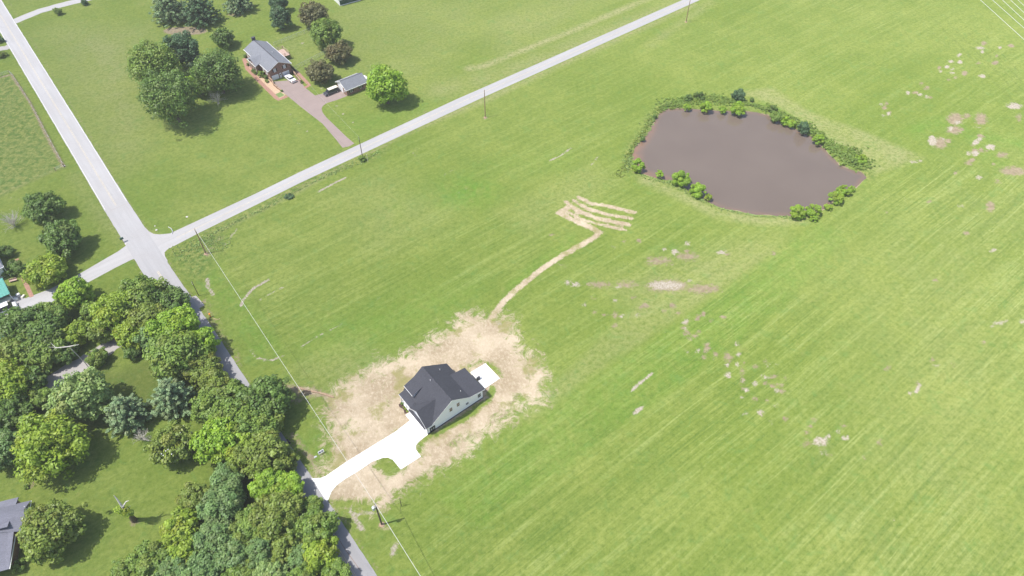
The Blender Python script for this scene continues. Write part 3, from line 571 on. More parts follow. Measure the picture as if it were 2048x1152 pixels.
rf.slab([(10.152, -.3, zr(10.15) - .002), (10.152, 6.5, zr(10.15) - .002), (13.8, 6.5, ze(13.8)), (13.8, -.3, ze(13.8))])
roof = rf.build('roof', M['dark_shingle'], H)
gr = MB(); us = (5.15 - 3.30) / .75 + 1.75; ue = (2.78 - 3.30) / .75 + 1.75
gr.slab([(-.35, -.3, 2.78), (-.35, 2.698, 5.15), (us, 2.698, 5.15), (ue, -.3, 2.78)], .12); gr.slab([(-.35, 2.702, 5.15), (-.35, 5.7, 2.78), (ue, 5.7, 2.78), (us, 2.702, 5.15)], .12)
g_ = gr.build('garage_roof', M['dark_shingle'], H)
MB().slab([(-.12, 5.72, 2.62), (-.12, 9.75, 2.62), (1.58, 9.75, 3.06), (1.58, 5.72, 3.06)], .1).build('porch_roof', M['dark_shingle'], H)
dm = MB(); dm.slab([(1.38, 6.8, 3.97), (1.38, 9.93, 3.97), (4.05, 9.93, 5.03), (4.05, 6.8, 5.03)], .1); dormer = dm.build('dormer_roof', M['dark_shingle'], H)
dw = MB(); dw.extr([(1.72, zf(1.72) + .002), (3.95, 4.88), (1.72, 4.0)], 6.95, 9.6, 'w'); dw.build('dormer_wall', M['siding'], H)
for c in (7.7, 8.9): window(H, 'u', (c, 3.66), .55, .42, 1.72)
MB().b2((-.62, -.15, 2.50), (-.002, 5.55, 2.62)).build('pent_roof', M['dark_shingle'], H)
# white rake and eave boards
tr = MB()
for a, b in (((1.15, zf(1.15)), (6, 6.49)), ((6, 6.49), (10.15, zr(10.15))), ((10.15, ze(10.15)), (13.8, ze(13.8)))):
    tr.slab([(a[0], -.325, a[1] + .015), (a[0], -.302, a[1] + .015), (b[0], -.302, b[1] + .015), (b[0], -.325, b[1] + .015)], .17)
tr.slab([(-.38, -.3, 2.79), (-.352, -.3, 2.79), (-.352, 2.7, 5.16), (-.38, 2.7, 5.16)], .18); tr.slab([(-.38, 2.7, 5.16), (-.352, 2.7, 5.16), (-.352, 5.7, 2.79), (-.38, 5.7, 2.79)], .18)
tr.b2((1.33, 6.8, 3.85), (1.378, 9.95, 3.99)); tr.b2((-.16, 5.72, 2.5), (-.122, 9.75, 2.64)); tr.b2((1.59, 5.75, 3.0), (1.66, 9.7, 3.16))
tr.build('trim_board', M['white'], H)
for k in range(14): MB().box((6, .35 + k * .7, 6.51), (.16, .5, .05)).build('ridge_vent', M['stone_skirt'], H)
for u, v in ((9.0, 8.3), (9.3, 1.6), (5.5, 6.3)): MB().tube((u, v, (zr(u) if u > 6 else zf(u)) - .1), (u, v, (zr(u) if u > 6 else zf(u)) + .35), .06, .06).build('vent_pipe', M['white'], H)
wins = [(5.7, 3.30, .62, 1.1, 'reflection_glass'), (7.45, 3.40, .62, 1.1, 'reflection_glass'), (9.55, 1.72, .62, .6, 'glass'), (12.55, 1.75, .7, 1.1, 'glass')]
for a, z, ww, hh, gl in wins: window(H, 'w', (a, z), ww, hh, 0, gl)
bd = MB(); bd.b2((.55, -.10, .04), (1.75, -.002, 1.62)); bdo = bd.build('side_door', M['black'], H)
for a in (.86, 1.4): MB().b2((a - .13, -.13, .75), (a + .13, -.102, 1.3)).build('pane', M['curtain_glass'], bdo)
sk = MB(); sk.b2((-.02, -.05, 0), (.5, -.003, .28)); sk.b2((1.8, -.05, 0), (13.42, -.003, .28)); sk.build('foundation', M['stone_skirt'], H)
panel_door(H, 'u', .5, 2.45, .05, 2.2, 0, name='garage_door'); panel_door(H, 'u', 2.95, 4.9, .05, 2.2, 0, name='garage_door')
window(H, 'u', (2.7, 3.9), .45, .9, 0, 'glass')
MB().tube((-.02, -.08, .1), (-.02, -.08, 2.75), .05).build('downspout', M['black'], H)
MB().b2((-.05, 5.72, .0), (1.6, 9.55, .16)).build('porch_floor', M['patio'], H)
for c in (5.9, 7.7, 9.5): MB().b2((-.02, c - .08, .16), (.14, c + .08, 2.55)).build('porch_post', M['white'], H)
fd = MB(); fd.b2((1.55, 6.2, .17), (1.598, 7.1, 2.2)); fd.build('front_door', M['black'], H); window(H, 'u', (8.3, 1.4), 1.2, 1.2, 1.6)
window(H, 'u', (8.3, 1.4), .01, .01, 1.9) if False else None
# mulch bed with golden shrubs
cc3 = crop(760, 700, .1476)
bed = sheet('mulch_bed', [cc3(250, 740), cc3(300, 705), cc3(405, 815), cc3(410, 830), cc3(335, 868), cc3(315, 800), cc3(265, 775)], 0.012, M['mulch'])
patio = sheet('back_patio', [(971, 726.6), (999.8, 756.8), (969.6, 777.5), (940, 745)], 0.05, M['patio'])

# ------------------------------------------------------------------ foliage generators
def leaf_cloud(cent, rad, n_each, size, g, up=0.35, squash=0.85, stretch=1.0, outward=None, tone=None):
    """leaf quads on clumps. cent (k,3), rad (k,), n_each (k,)"""
    k = np.repeat(np.arange(len(cent)), n_each); n = len(k)
    d = g.normal(size=(n, 3)); d[:, 2] += up; d /= np.linalg.norm(d, axis=1)[:, None]
    rr = rad[k] * g.uniform(0.62, 1.06, n); pos = cent[k] + d * rr[:, None] * np.array([1, 1, squash])
    nrm_ = d + g.normal(size=(n, 3)) * 0.42 + np.array([-.12, 0, .45]); nrm_ /= np.linalg.norm(nrm_, axis=1)[:, None]
    ref = g.normal(size=(n, 3)) if outward is None else outward[k] + g.normal(size=(n, 3)) * .35
    a = np.cross(nrm_, ref); a /= np.linalg.norm(a, axis=1)[:, None] + 1e-9; b = np.cross(a, nrm_)
    s = size * g.uniform(0.6, 1.35, n)[:, None]
    a = a * s * 0.5; b = b * s * 0.62 * stretch
    V = np.stack([pos - b, pos + a * g.uniform(.6, 1.1, (n, 1)) - b * .15 + nrm_ * s * .08, pos + b, pos - a * g.uniform(.6, 1.1, (n, 1)) + b * .15 + nrm_ * s * .08], 1).reshape(-1, 3)
    Q = np.arange(4 * n).reshape(-1, 4)
    tn = g.uniform(0, 1, len(cent)) if tone is None else tone
    c0 = np.clip(tn[k] * .7 + g.uniform(-.15, .45, n), 0, 1); c1 = (g.uniform(0, 1, len(cent)) ** 3)[k]; c2 = np.clip(g.normal(.5, .22, n), 0, 1)
    C = np.repeat(np.stack([c0, c1, c2, np.ones(n)], 1), 4, 0)
    return V, Q, C
def crown_shape(rx, rz, g, n=46, lump=0.16, core=0.22, low=-0.8):
    """clump centres on an uneven ellipsoid"""
    i = np.arange(n) + .5; ph = np.arccos(1 - (1 - low) * i / n); th = i * 2.39996 + g.uniform(0, 6)
    d = np.stack([np.cos(th) * np.sin(ph), np.sin(th) * np.sin(ph), np.cos(ph)], 1) + g.normal(size=(n, 3)) * .12
    d /= np.linalg.norm(d, axis=1)[:, None]
    f = g.uniform(0, 6.28, 6)
    w_ = 1 + lump * (np.sin(2 * th + f[0]) * .5 + np.sin(3 * th + f[1]) * .6 + np.sin(5 * th + 4 * ph + f[2]) * .5) + g.normal(size=n) * lump * .55
    c = d * (w_ * g.uniform(.62, .84, n))[:, None] * np.array([rx, rx, rz])
    r = rx * (.12 + .26 * g.uniform(0, 1, n) ** 1.6) * (46 / n) ** .18; c *= (1 + .30 * (1 - r / r.max()))[:, None] * .93
    m = int(n * core); ci = g.normal(size=(m, 3)) * .28 * np.array([rx, rx, rz]); ri = rx * g.uniform(.22, .36, m)
    return np.vstack([c, ci]), np.concatenate([r, ri])
def limbs(m, h0, hc, rx, rz, tr_, g, n=6):
    m.path([(0, 0, 0), (.15 * g.normal(), .15 * g.normal(), h0 * .6), (0, 0, h0 + rz * .5), (0, 0, hc + rz * .45)], [tr_ * 1.35, tr_, tr_ * .7, tr_ * .22], 8)
    for i in range(n):
        a = i * 2.4 + g.uniform(0, 1); L = rx * g.uniform(.5, .85); z0 = h0 + rz * g.uniform(-.2, .6); z1 = hc + rz * g.uniform(-.3, .5)
        mid = (math.cos(a) * L * .45, math.sin(a) * L * .45, (z0 + z1) / 2 + .1 * L)
        m.path([(0, 0, z0), mid, (math.cos(a) * L, math.sin(a) * L, z1)], [tr_ * .5, tr_ * .32, tr_ * .1], 6)
TREE_N = [0]; TRIS = [0]
def tree(px, py, r_px, kind, label, name='tree', flat=0.82, trunk=0.15, leaf=None, dens=1.0, lump=.16, cat='tree', group=None, nclump=None, sparse=False, hfac=None):
    TREE_N[0] += 1; g = np.random.default_rng(1000 + TREE_N[0])
    rx = r_px * depth(px, py, 4) / FPX; rz = rx * flat; th_ = max(.05, rz * 2 * trunk) if hfac is None else hfac
    hc = th_ + rz * .92; x, y, _ = at(px, py, hc)
    rx = r_px * 1.1 * depth(px, py, hc) / FPX
    root = empty(name, (x, y, -.02)); tag(root, label, cat, group)
    nc = nclump or int(np.clip(34 + rx * 17, 18, 150)); cen, rad = crown_shape(rx, rz, g, nc, lump)
    cen[:, 2] += hc; cen[:, 2] = np.maximum(cen[:, 2], rad * .6 + .05)
    size = leaf or float(np.clip(.13 + rx * .034, .15, .33))
    area_ = 4 * math.pi * rad ** 2; cnt = np.maximum(3, (area_ * 1.25 * dens / (size * size * .55))).astype(int)
    tot = cnt.sum(); cap = 11500
    if tot > cap: cnt = np.maximum(3, (cnt * cap / tot).astype(int)); size *= math.sqrt(min(tot / cap, 2.2))
    V, Q, C = leaf_cloud(cen, rad, cnt, size, g)
    V[:, 2] = np.maximum(V[:, 2], .03); TRIS[0] += 2 * len(Q)
    fast_mesh('crown', V, Q, M['leaf_' + kind], root, C)
    m = MB(); tr_ = max(.05, rx * .055); limbs(m, th_, hc, rx, rz, tr_, g, 4 if rx < 2 else 7); m.build('trunk', M['bark'], root)
    return root
def pine(px, py, r_px, label, kind='pine', tall=1.9, name='pine_tree', group=None, dens=1.0, full=.5):
    TREE_N[0] += 1; g = np.random.default_rng(2000 + TREE_N[0])
    rx = r_px * depth(px, py, 6) / FPX; Ht = rx * tall + 1.5; hc = Ht * .42; x, y, _ = at(px, py, hc)
    root = empty(name, (x, y, -.02)); tag(root, label, 'tree', group)
    cen, rad, outw, tone = [], [], [], []; m = MB(); m.tube((0, 0, 0), (0, 0, Ht * .97), rx * .07, .03, 8)
    z = Ht * .10; lev = 0
    while z < Ht * .985:
        f = (z / Ht - .1) / .885; L = rx * ((1 - f) ** .8 * (1 - full) + full * math.sqrt(max(0, 1 - f * f))) * g.uniform(.85, 1.05); nb = max(5, int(13 * (1 - f * .6)))
        for b in range(nb):
            a = 2 * math.pi * (b + g.uniform(-.3, .3)) / nb + lev * .6; Lb = L * g.uniform(.68, 1.12); steps = max(2, int(Lb / (rx * .17)))
            end = (math.cos(a) * Lb, math.sin(a) * Lb, z + Lb * g.uniform(.02, .22))
            m.tube((0, 0, z), end, rx * .018, rx * .006, 4, False)
            tb = g.uniform(0, 1)
            for s in range(1, steps + 1):
                q = s / steps; jit = g.normal(size=3) * rx * .035
                cen.append((end[0] * q + jit[0], end[1] * q + jit[1], z + (end[2] - z) * q + jit[2])); rad.append(rx * .115 * (1.15 - .45 * q)); outw.append((math.cos(a), math.sin(a), .25)); tone.append(np.clip(tb * .6 + q * .4, 0, 1))
        z += Ht * .068; lev += 1
    cen = np.array(cen); rad = np.array(rad); outw = np.array(outw)
    size = float(np.clip(rx * .085, .18, .42)); per = int(np.clip(9000 * dens / len(cen), 6, 34)); cnt = np.full(len(cen), per)
    V, Q, C = leaf_cloud(cen, rad, cnt, size, g, up=.5, squash=.6, stretch=1.45, outward=outw, tone=np.array(tone)); V[:, 2] = np.maximum(V[:, 2], .03); TRIS[0] += 2 * len(Q)
    fast_mesh('crown', V, Q, M['leaf_' + kind], root, C); m.build('trunk', M['bark'], root); return root
def bush(px, py, r_px, kind, label, group=None, name='bush', flat=.8, cat='bush', lump=.14): return tree(px, py, r_px, kind, label, name, flat, .02, None, 1.0, lump, cat, group, 16, hfac=.02)
def bare(px, py, r_px, label, name='bare_tree', z0=.0, mat='dead_wood', n=46, cat='tree'):
    TREE_N[0] += 1; g = np.random.default_rng(3000 + TREE_N[0]); rx = r_px * depth(px, py, 2) / FPX; x, y, _ = at(px, py, rx * .8)
    root = empty(name, (x, y, 0)); tag(root, label, cat); m = MB(); m.tube((0, 0, 0), (0, 0, rx * .35), rx * .06, rx * .045, 6); tw = MB()
    for i in range(n):
        a = g.uniform(0, 6.28); e = g.uniform(.25, 1.35); L = rx * g.uniform(.7, 1.15); d = Vector((math.cos(a) * math.cos(e), math.sin(a) * math.cos(e), math.sin(e)))
        p0 = Vector((0, 0, rx * g.uniform(.1, .35))); p1 = p0 + d * L * .5 + Vector(g.normal(size=3) * .08 * rx); p2 = p0 + d * L + Vector(g.normal(size=3) * .1 * rx)
        m.path([p0, p1, p2], [.045, .03, .012], 4)
        for j in range(5):
            q = p1.lerp(p2, g.uniform(0, 1)); tw.tube(q, q + (d + Vector(g.normal(size=3) * .6)).normalized() * L * .28, .014, .006, 3, False)
    m.build('branch', M[mat], root); tw.build('twigs', M[mat], root)['kind'] = 'stuff'; return root

# ------------------------------------------------------------------ TREES
G_YARD, G_WOOD, G_POND = 'trees in the brick house yard', 'trees of the wooded strip along the road', 'bushes on the pond bank'
# north yard
for a in ((338, 18, 38, 'broad blue green pine, left of the close pair at the top edge'), (398, 24, 36, 'broad blue green pine, right of the close pair at the top edge'), (474, 2, 30, 'blue green pine cut by the top edge north of the brick house')):
    pine(a[0], a[1], a[2], a[3], 'deep' if a[0] == 398 else 'pine', 1.35, group=G_YARD, full=.75)
for a in ((556, 4, 15, 'deep', 'dense rounded evergreen cut by the top edge behind its lower twin', 1.15), (560, 35, 18, 'deep', 'dense rounded evergreen, lower of the stacked pair behind the brick house', 1.15),
          (446, 76, 20, 'dark', 'small dark tree with pointed branches left of the brick house chimney', .8), (363, 100, 33, 'deep', 'smooth oval blue green tree at the back of the tree clump', 1.0),
          (304, 128, 48, 'mid', 'huge olive green tree at the left side of the yard clump', .85), (338, 192, 56, 'dark', 'huge dark green tree in front of the yard clump, nearest the road corner', .85),
          (432, 143, 46, 'dark', 'large dark round tree on the right of the yard clump', .85), (398, 168, 22, 'bright', 'small bright yellow green tree squeezed inside the yard clump', .9),
          (627, 28, 26, 'brown', 'thin brownish olive tree behind the chain link fence', .75), (652, 66, 31, 'mid', 'leafy mid green tree between the two brownish ones', .85),
          (677, 106, 25, 'brown', 'rounded purplish brown tree touching the leafy green tree', .7), (641, 143, 25, 'brown', 'rounded purplish brown tree alone on the lawn beside the brick house', .75),
          (771, 170, 38, 'bright', 'large vivid light green round tree beside the small brick garage', .9), (115, 22, 7, 'mid', 'tiny young tree beside the upper lane, left one', .9), (168, 4, 6, 'deep', 'tiny young tree beside the upper lane at the top edge', .9)):
    tree(a[0], a[1], a[2], a[3], a[4], flat=a[5], group=G_YARD)
bare(432, 192, 22, 'leafless grey branches poking out of the yard clump', 'bare_shrub', mat='grey_twig' if 'grey_twig' in M else 'dead_wood')
bush(-2, 79, 8, 'deep', 'green shrub beside the roadside apron at the left edge'); bush(3, 109, 8, 'olive', 'rust tinged clipped shrub below the roadside apron', flat=.7)
# west lawn
for a in ((86, 414, 33, 'dark', 'dark green tree, upper of the pair on the west lawn', .8), (121, 476, 35, 'dark', 'dark green tree, lower of the pair on the west lawn', .85), (92, 540, 37, 'yellow', 'spreading yellow green tree beside the garden walk', .6), (149, 587, 31, 'bright', 'neat rounded green tree at the edge of the curved driveway', .95)):
    tree(a[0], a[1], a[2], a[3], a[4], flat=a[5])
bare(20, 438, 26, 'leafless grey shrub on the west lawn at the left edge', 'bare_shrub', n=70, cat='shrub')
bush(13, 503, 14, 'dark', 'dark shrub at the upper corner of the grey roofed house'); bush(30, 537, 17, 'dark', 'dark shrub between the grey roof corner and the garden walk'); bush(8, 545, 9, 'mid', 'small shrub against the teal roofed carport')
# wooded strip, north part
W = [(287, 588, 40, 'mid', 'round green tree at the north tip of the wood by the road', .8), (334, 606, 34, 'dark', 'dark thin tree leaning over the road at the north tip', .7), (232, 622, 40, 'yellow', 'yellow green tree west of the north tip tree', .8),
 (186, 622, 20, 'mid', 'small green tree south of the neat rounded tree', .9), (298, 640, 34, 'olive', 'olive green tree in the middle of the north wood', .8), (262, 668, 30, 'yellow', 'yellow tinged tree above the shaded lane opening', .8), (212, 654, 28, 'olive', 'loose olive tree above the pale gravel gap of the lane', .7),
 (350, 655, 40, 'bright', 'bright yellow green tree beside the first shaded stretch of road', .8), (394, 690, 34, 'bright', 'bright green tree reaching its lowest limbs over the road', .8), (352, 712, 48, 'mid', 'large round mid green tree south of the bright roadside pair', .8), (305, 672, 26, 'teal', 'grey green tree tucked beside the bright roadside pair', .9), (404, 738, 32, 'olive', 'dull green tree leaning on the kerb of the shaded road', .75),
 (150, 668, 24, 'yellow', 'small yellow green tree near the bleached broken limb', .8), (100, 632, 32, 'mid', 'loose green tree covering the car park edge', .75), (42, 652, 40, 'dark', 'dark leafy tree over the aqua pool', .75), (88, 668, 36, 'dark', 'dark tree right of the aqua pool', .8), (48, 696, 32, 'mid', 'leafy tree just below the aqua pool', .8), (96, 706, 28, 'mid', 'green tree left of the bleached broken limb', .8), (132, 704, 20, 'dark', 'dark low tree under the bleached broken limb', .8), (192, 716, 18, 'mid', 'pale fringed tree overhanging the gravel lane', .75),
 (12, 712, 34, 'olive', 'olive tree cut by the left edge below the pool', .8), (18, 772, 42, 'yellow', 'large yellow green tree cut by the left edge', .8), (58, 760, 28, 'dark', 'dark tree north of the lower lane gap', .85), (84, 795, 20, 'mid', 'small light green tree among dark ones by the lower lane gap', .9), (22, 830, 34, 'dark', 'dark tree cut by the left edge above the clearing', .85),
 (265, 700, 16, 'dark', 'small dark tree on the shaded edge of the clearing', .8), (210, 742, 1, 'dark', '', .7)]
W = W[:-1]
W += [(162, 790, 46, 'pale', 'tall pale green feathery tree left of the pines', 1.0), (98, 890, 62, 'yellow', 'very wide golden green tree throwing a big shadow on the clearing', .72), (8, 898, 34, 'teal', 'teal green tree cut by the left edge beside the golden one', .9), (348, 888, 38, 'olive', 'rounded glossy magnolia dotted with white flowers', .9),
 (432, 774, 30, 'olive', 'olive tree behind the lone roadside dark tree', .8), (424, 810, 34, 'mid', 'mid green tree between the right pine and the road', .8), (462, 790, 26, 'mid', 'leafy tree touching the road above the dark roadside tree', .85), (532, 796, 43, 'dark', 'dark blue green tree across the road beside the eroded bank', .85), (478, 838, 44, 'mid', 'wide green tree below the dark roadside tree', .75), (438, 876, 42, 'bright', 'bright light green tree on the clearing edge right of the magnolia', .85), (520, 852, 36, 'mid', 'yellow topped tree leaning over the road near the mailbox', .8), (486, 892, 34, 'yellow', 'yellowish tree in the thick of the middle wood', .8),
 (524, 912, 46, 'olive', 'broad dull olive tree opposite the white yard sign', .75), (572, 920, 22, 'olive', 'narrow olive tree at the kerb opposite the yard sign', .8), (420, 866, 18, 'teal', 'small bluish tree beneath the right pine', .9), (452, 958, 28, 'teal', 'small teal tree at the clearing edge', .85), (444, 1008, 40, 'teal', 'broad teal green tree behind the small dark round tree', .8), (385, 997, 26, 'olive', 'small dark round tree alone on the clearing edge', .95),
 (537, 968, 30, 'bright', 'vivid yellow green tree, left of the pair facing the white driveway', .9), (578, 975, 26, 'bright', 'vivid yellow green tree, right of the pair facing the white driveway', .9), (556, 1036, 46, 'olive', 'wide greyish olive tree facing the driveway mouth', .75), (622, 1014, 20, 'mid', 'small fan shaped tree hanging over the road past the driveway', .7), (632, 1056, 34, 'mid', 'green tree leaning over the road with yellow tips', .8),
 (498, 1056, 32, 'mid', 'light green tree south of the teal ones', .85), (362, 1062, 36, 'yellow', 'golden green tree at the lower edge of the clearing', .8), (368, 1100, 34, 'yellow', 'golden green tree just below the other golden one', .75), (302, 1122, 34, 'mid', 'shaggy green tree at the bottom left of the lower wood', .8), (252, 1142, 26, 'mid', 'low green tree at the bottom edge of the clearing', .75), (424, 1080, 34, 'teal', 'smooth grey teal tree in the lower wood', .85), (460, 1110, 32, 'teal', 'dense teal tree below the smooth grey teal one', .85), (522, 1104, 28, 'teal', 'slim teal tree in the middle of the lower wood', .95), (572, 1096, 30, 'olive', 'dull brown green tree in the lower wood', .8), (598, 1116, 24, 'teal', 'slim pale teal tree left of the last road trees', .95),
 (640, 1108, 32, 'yellow', 'yellow olive tree hanging over the road near the bottom edge', .8), (672, 1146, 24, 'mid', 'last green tree beside the road at the bottom edge', .8), (540, 1146, 28, 'pale', 'pale rounded tree at the bottom edge of the wood', .85), (404, 1142, 34, 'teal', 'teal tree at the bottom edge below the smooth one', .85), (478, 1150, 28, 'mid', 'green tree at the bottom edge between teal ones', .85), (606, 1154, 26, 'mid', 'green tree at the bottom edge left of the last road tree', .85), (346, 1150, 32, 'teal', 'teal tree at the bottom edge below the golden pair', .8),
 (330, 1020, 1, 'dark', '', 1)]
W = W[:-1]
for a in W: tree(a[0], a[1], a[2] * 1.06, a[3], a[4], flat=a[5], group=G_WOOD, lump=.2, dens=.95)
pine(252, 826, 46, 'grey green pine, left of the two side by side, above the clearing', 'pine', 1.5, group=G_WOOD, full=.35); pine(345, 794, 48, 'silvery green pine, right of the two side by side, below the small clearing', 'pine', 1.5, group=G_WOOD, full=.35)
bare(280, 872, 20, 'dead grey brush at the foot of the left pine', 'dead_brush', cat='brush')
tree(98, 1060, 54, 'olive', 'big rounded olive tree on the lawn beside the mauve roofed house', flat=.78)
bush(30, 1044, 12, 'mid', 'light green shrub at the gable of the mauve roofed house'); bush(36, 1132, 12, 'mid', 'green shrub at the lower corner of the mauve roofed house'); bush(51, 974, 5, 'mid', 'tiny green shrub on the clearing near the left edge')
# magnolia flowers
fl = MB(); g = np.random.default_rng(5); fx, fy, _ = at(348, 888, 4.0)
mg = [o for o in bpy.data.objects if o.get('label', '').startswith('rounded glossy magnolia')][0]
fr = 38 * depth(348, 888, 4) / FPX
for i in range(26):
    d = Vector(g.normal(size=3)); d.z = abs(d.z) * .8; d.y -= .5; d.x += .4; d.normalize()
    p = Vector((d.x * fr, d.y * fr, fr * 1.25 + d.z * fr * .8)); fl.lathe([(0, -.02), (.08, .03), (.11, .09)], p, 6)
fl.build('flowers', M['white'], mg)['kind'] = 'stuff'
# pond bushes
pl = ['dark blue green rounded bush on the north bank, tallest there', 'yellow green bush leaning over the water below the tall blue green one', 'yellow green bush at the north shore, left of the reflected ones', 'small yellow green bush between two larger ones on the north shore', 'low yellow green bush at the north west bend of the pond', 'dark bush on the north west bank, left of its neighbour', 'dark low bush on the north west bank, right of its neighbour', 'slim green bush where the pond turns east', 'full green bush on the north east shore, first in the row', 'bright bush on the north east shore, middle of the row', 'bright bush on the north east shore, last before the blue green one', 'blue green rounded bush on the east shore', 'golden green bush below the blue green one on the east shore', 'round bright bush at the west corner of the pond', 'small upright bush on the south west shore', 'large egg shaped bush on the south west shore', 'round bush right of the egg shaped one', 'smallest round bush at the end of the south west row', 'wide bush on the south shore, left of the touching pair', 'wide bush on the south shore, right of the touching pair', 'low bush at the foot of the touching pair', 'small bush between the south pair and the south east clump', 'largest bush of the south east clump', 'upper bush of the south east clump', 'small bush at the upper end of the south east clump', 'tiny dark bush on the west bank, upper', 'tiny dark bush on the west bank, lower', 'tiny dark bush at the north bank right of the tall one', 'leafy green bush at the east tip of the pond', 'dark bush at the east tip above the clay shore']
pb = [(1476, 191, 13, 'deep', 1.0), (1477, 217, 15, 'bright', .8), (1412, 214, 12, 'bright', .85), (1446, 219, 7.5, 'bright', .9), (1374, 214, 8, 'bright', .8), (1376, 195, 8, 'dark', .8), (1399, 191, 11, 'dark', .6), (1547, 218, 8, 'dark', 1.0), (1553, 233, 12, 'mid', .8), (1570, 241, 10, 'bright', .8), (1582, 247, 9, 'bright', .8), (1606.5, 255, 12, 'deep', 1.05), (1637, 279, 11, 'bright', .9), (1275, 331, 14, 'bright', .95), (1319, 348, 7.5, 'bright', 1.1), (1363, 357, 17, 'bright', .95), (1395, 380, 14.5, 'bright', .85), (1417, 394, 7.5, 'yellow', .85), (1596, 424, 17, 'bright', .75), (1626, 421, 16, 'bright', .8), (1628, 436, 8, 'bright', .8), (1656.5, 414, 8, 'bright', .75), (1672, 395, 14.5, 'bright', .8), (1688, 381, 12, 'bright', .8), (1704, 377.5, 6.5, 'bright', .8), (1310, 232, 4.5, 'dark', .8), (1286, 277, 5, 'dark', .9), (1504, 199, 4.5, 'dark', 1.1), (1722, 318, 11, 'bright', .6), (1706, 322, 9, 'mid', .6)]
for (x, y, r_, k, f), L in zip(pb, pl): bush(x, y, r_, k, L, G_POND, flat=f, lump=.1)
# tall weeds round the pond, the ditch and the corner: uncountable ground cover
def weeds(label, pts_px, width_m, n, kinds, h=(.35, .9), size=.3, seed=1, inside=False):
    g = np.random.default_rng(seed); P = np.array(gp(pts_px)); seg = np.hypot(*(P[1:] - P[:-1]).T); cum = np.concatenate([[0], np.cumsum(seg)])
    s = g.uniform(0, cum[-1], n); k = np.clip(np.searchsorted(cum, s) - 1, 0, len(seg) - 1); t = (s - cum[k]) / seg[k]
    base = P[k] + (P[k + 1] - P[k]) * t[:, None]; d = (P[k + 1] - P[k]) / seg[k][:, None]; nn = np.stack([-d[:, 1], d[:, 0]], 1)
    wv = .55 + .45 * np.sin(s * .21 + seed) * np.sin(s * .083 + 2); XY = base + nn * (g.normal(size=n) * width_m * .5 * wv)[:, None]
    # keep off the water
    i = np.clip(np.searchsorted(gx, XY[:, 0]), 0, NX - 1); j = np.clip(np.searchsorted(gy, XY[:, 1]), 0, NY - 1); ok = psd[i, j] > .25; XY = XY[ok]; zz = GZ[i, j][ok]
    cl = np.sin(XY[:, 0] * .9 + np.sin(XY[:, 1] * .7) * 2) * np.sin(XY[:, 1] * 1.1 + 1) * .5 + .5; hh = g.uniform(*h, len(XY)) * (.45 + .9 * cl)
    cen = np.column_stack([XY, zz + hh * .5]); rad = hh * g.uniform(.45, .75, len(XY)); per = np.full(len(XY), 13)
    V, Q, C = leaf_cloud(cen, rad, per, size, g, up=.6, stretch=1.3, tone=np.clip(cl * .8 + g.uniform(0, .3, len(XY)), 0, 1)); V[:, 2] = np.maximum(V[:, 2], -.3); TRIS[0] += 2 * len(Q)
    o = fast_mesh('tall_weeds', V, Q, M['leaf_' + kinds], None, C); tag(o, label, 'weeds', None, 'stuff'); return o
wl_ = lambda *p: [pc(*q) for q in p]
weeds('tangled green weeds along the north bank of the pond', wl_((380, 215), (520, 165), (700, 150), (900, 160), (1080, 190), (1200, 225)), 5.0, 800, 'mid', (.25, .7), .26, seed=2)
weeds('tan dry weeds mixed into the north west bank', wl_((60, 735), (140, 600), (230, 440), (320, 290), (440, 200), (560, 170), (760, 150)), 3.0, 360, 'olive', (.15, .45), .24, seed=3)
weeds('bright green weeds along the north east bank of the pond', wl_((1180, 210), (1300, 270), (1440, 330), (1600, 430), (1700, 520), (1850, 600), (1930, 680)), 4.6, 760, 'mid', (.25, .8), .28, seed=4)
weeds('dark leafy weeds at the east end of the pond bank', wl_((1640, 480), (1760, 560), (1900, 600)), 6.5, 420, 'mid', seed=5)
weeds('low green weeds on the west bank of the pond', wl_((120, 700), (190, 540), (280, 400), (350, 270)), 2.4, 260, 'pale', (.15, .45), .24, seed=6)
weeds('low weeds along the south bank of the pond', wl_((230, 715), (400, 755), (600, 850), (820, 960), (1100, 1030), (1400, 1040)), 2.2, 420, 'pale', (.1, .35), .22, seed=7)
weeds('straggling weeds in the ditch beside the side road', [(405, 478), (520, 420), (640, 358), (735, 318), (760, 302)], 1.4, 260, 'pale', (.08, .28), .2, seed=8)
weeds('rank grass on the corner under the first utility pole', [(350, 512), (390, 490), (430, 475), (440, 500)], 6.0, 300, 'pale', (.06, .22), .2, seed=9)
bush(724, 317, 7, 'mid', 'vines grown over the foot of the pole by the brown driveway', name='vine_clump', flat=.9); bush(578, 392, 9, 'deep', 'low dark weeds tuft in the ditch beside the side road', flat=.3)

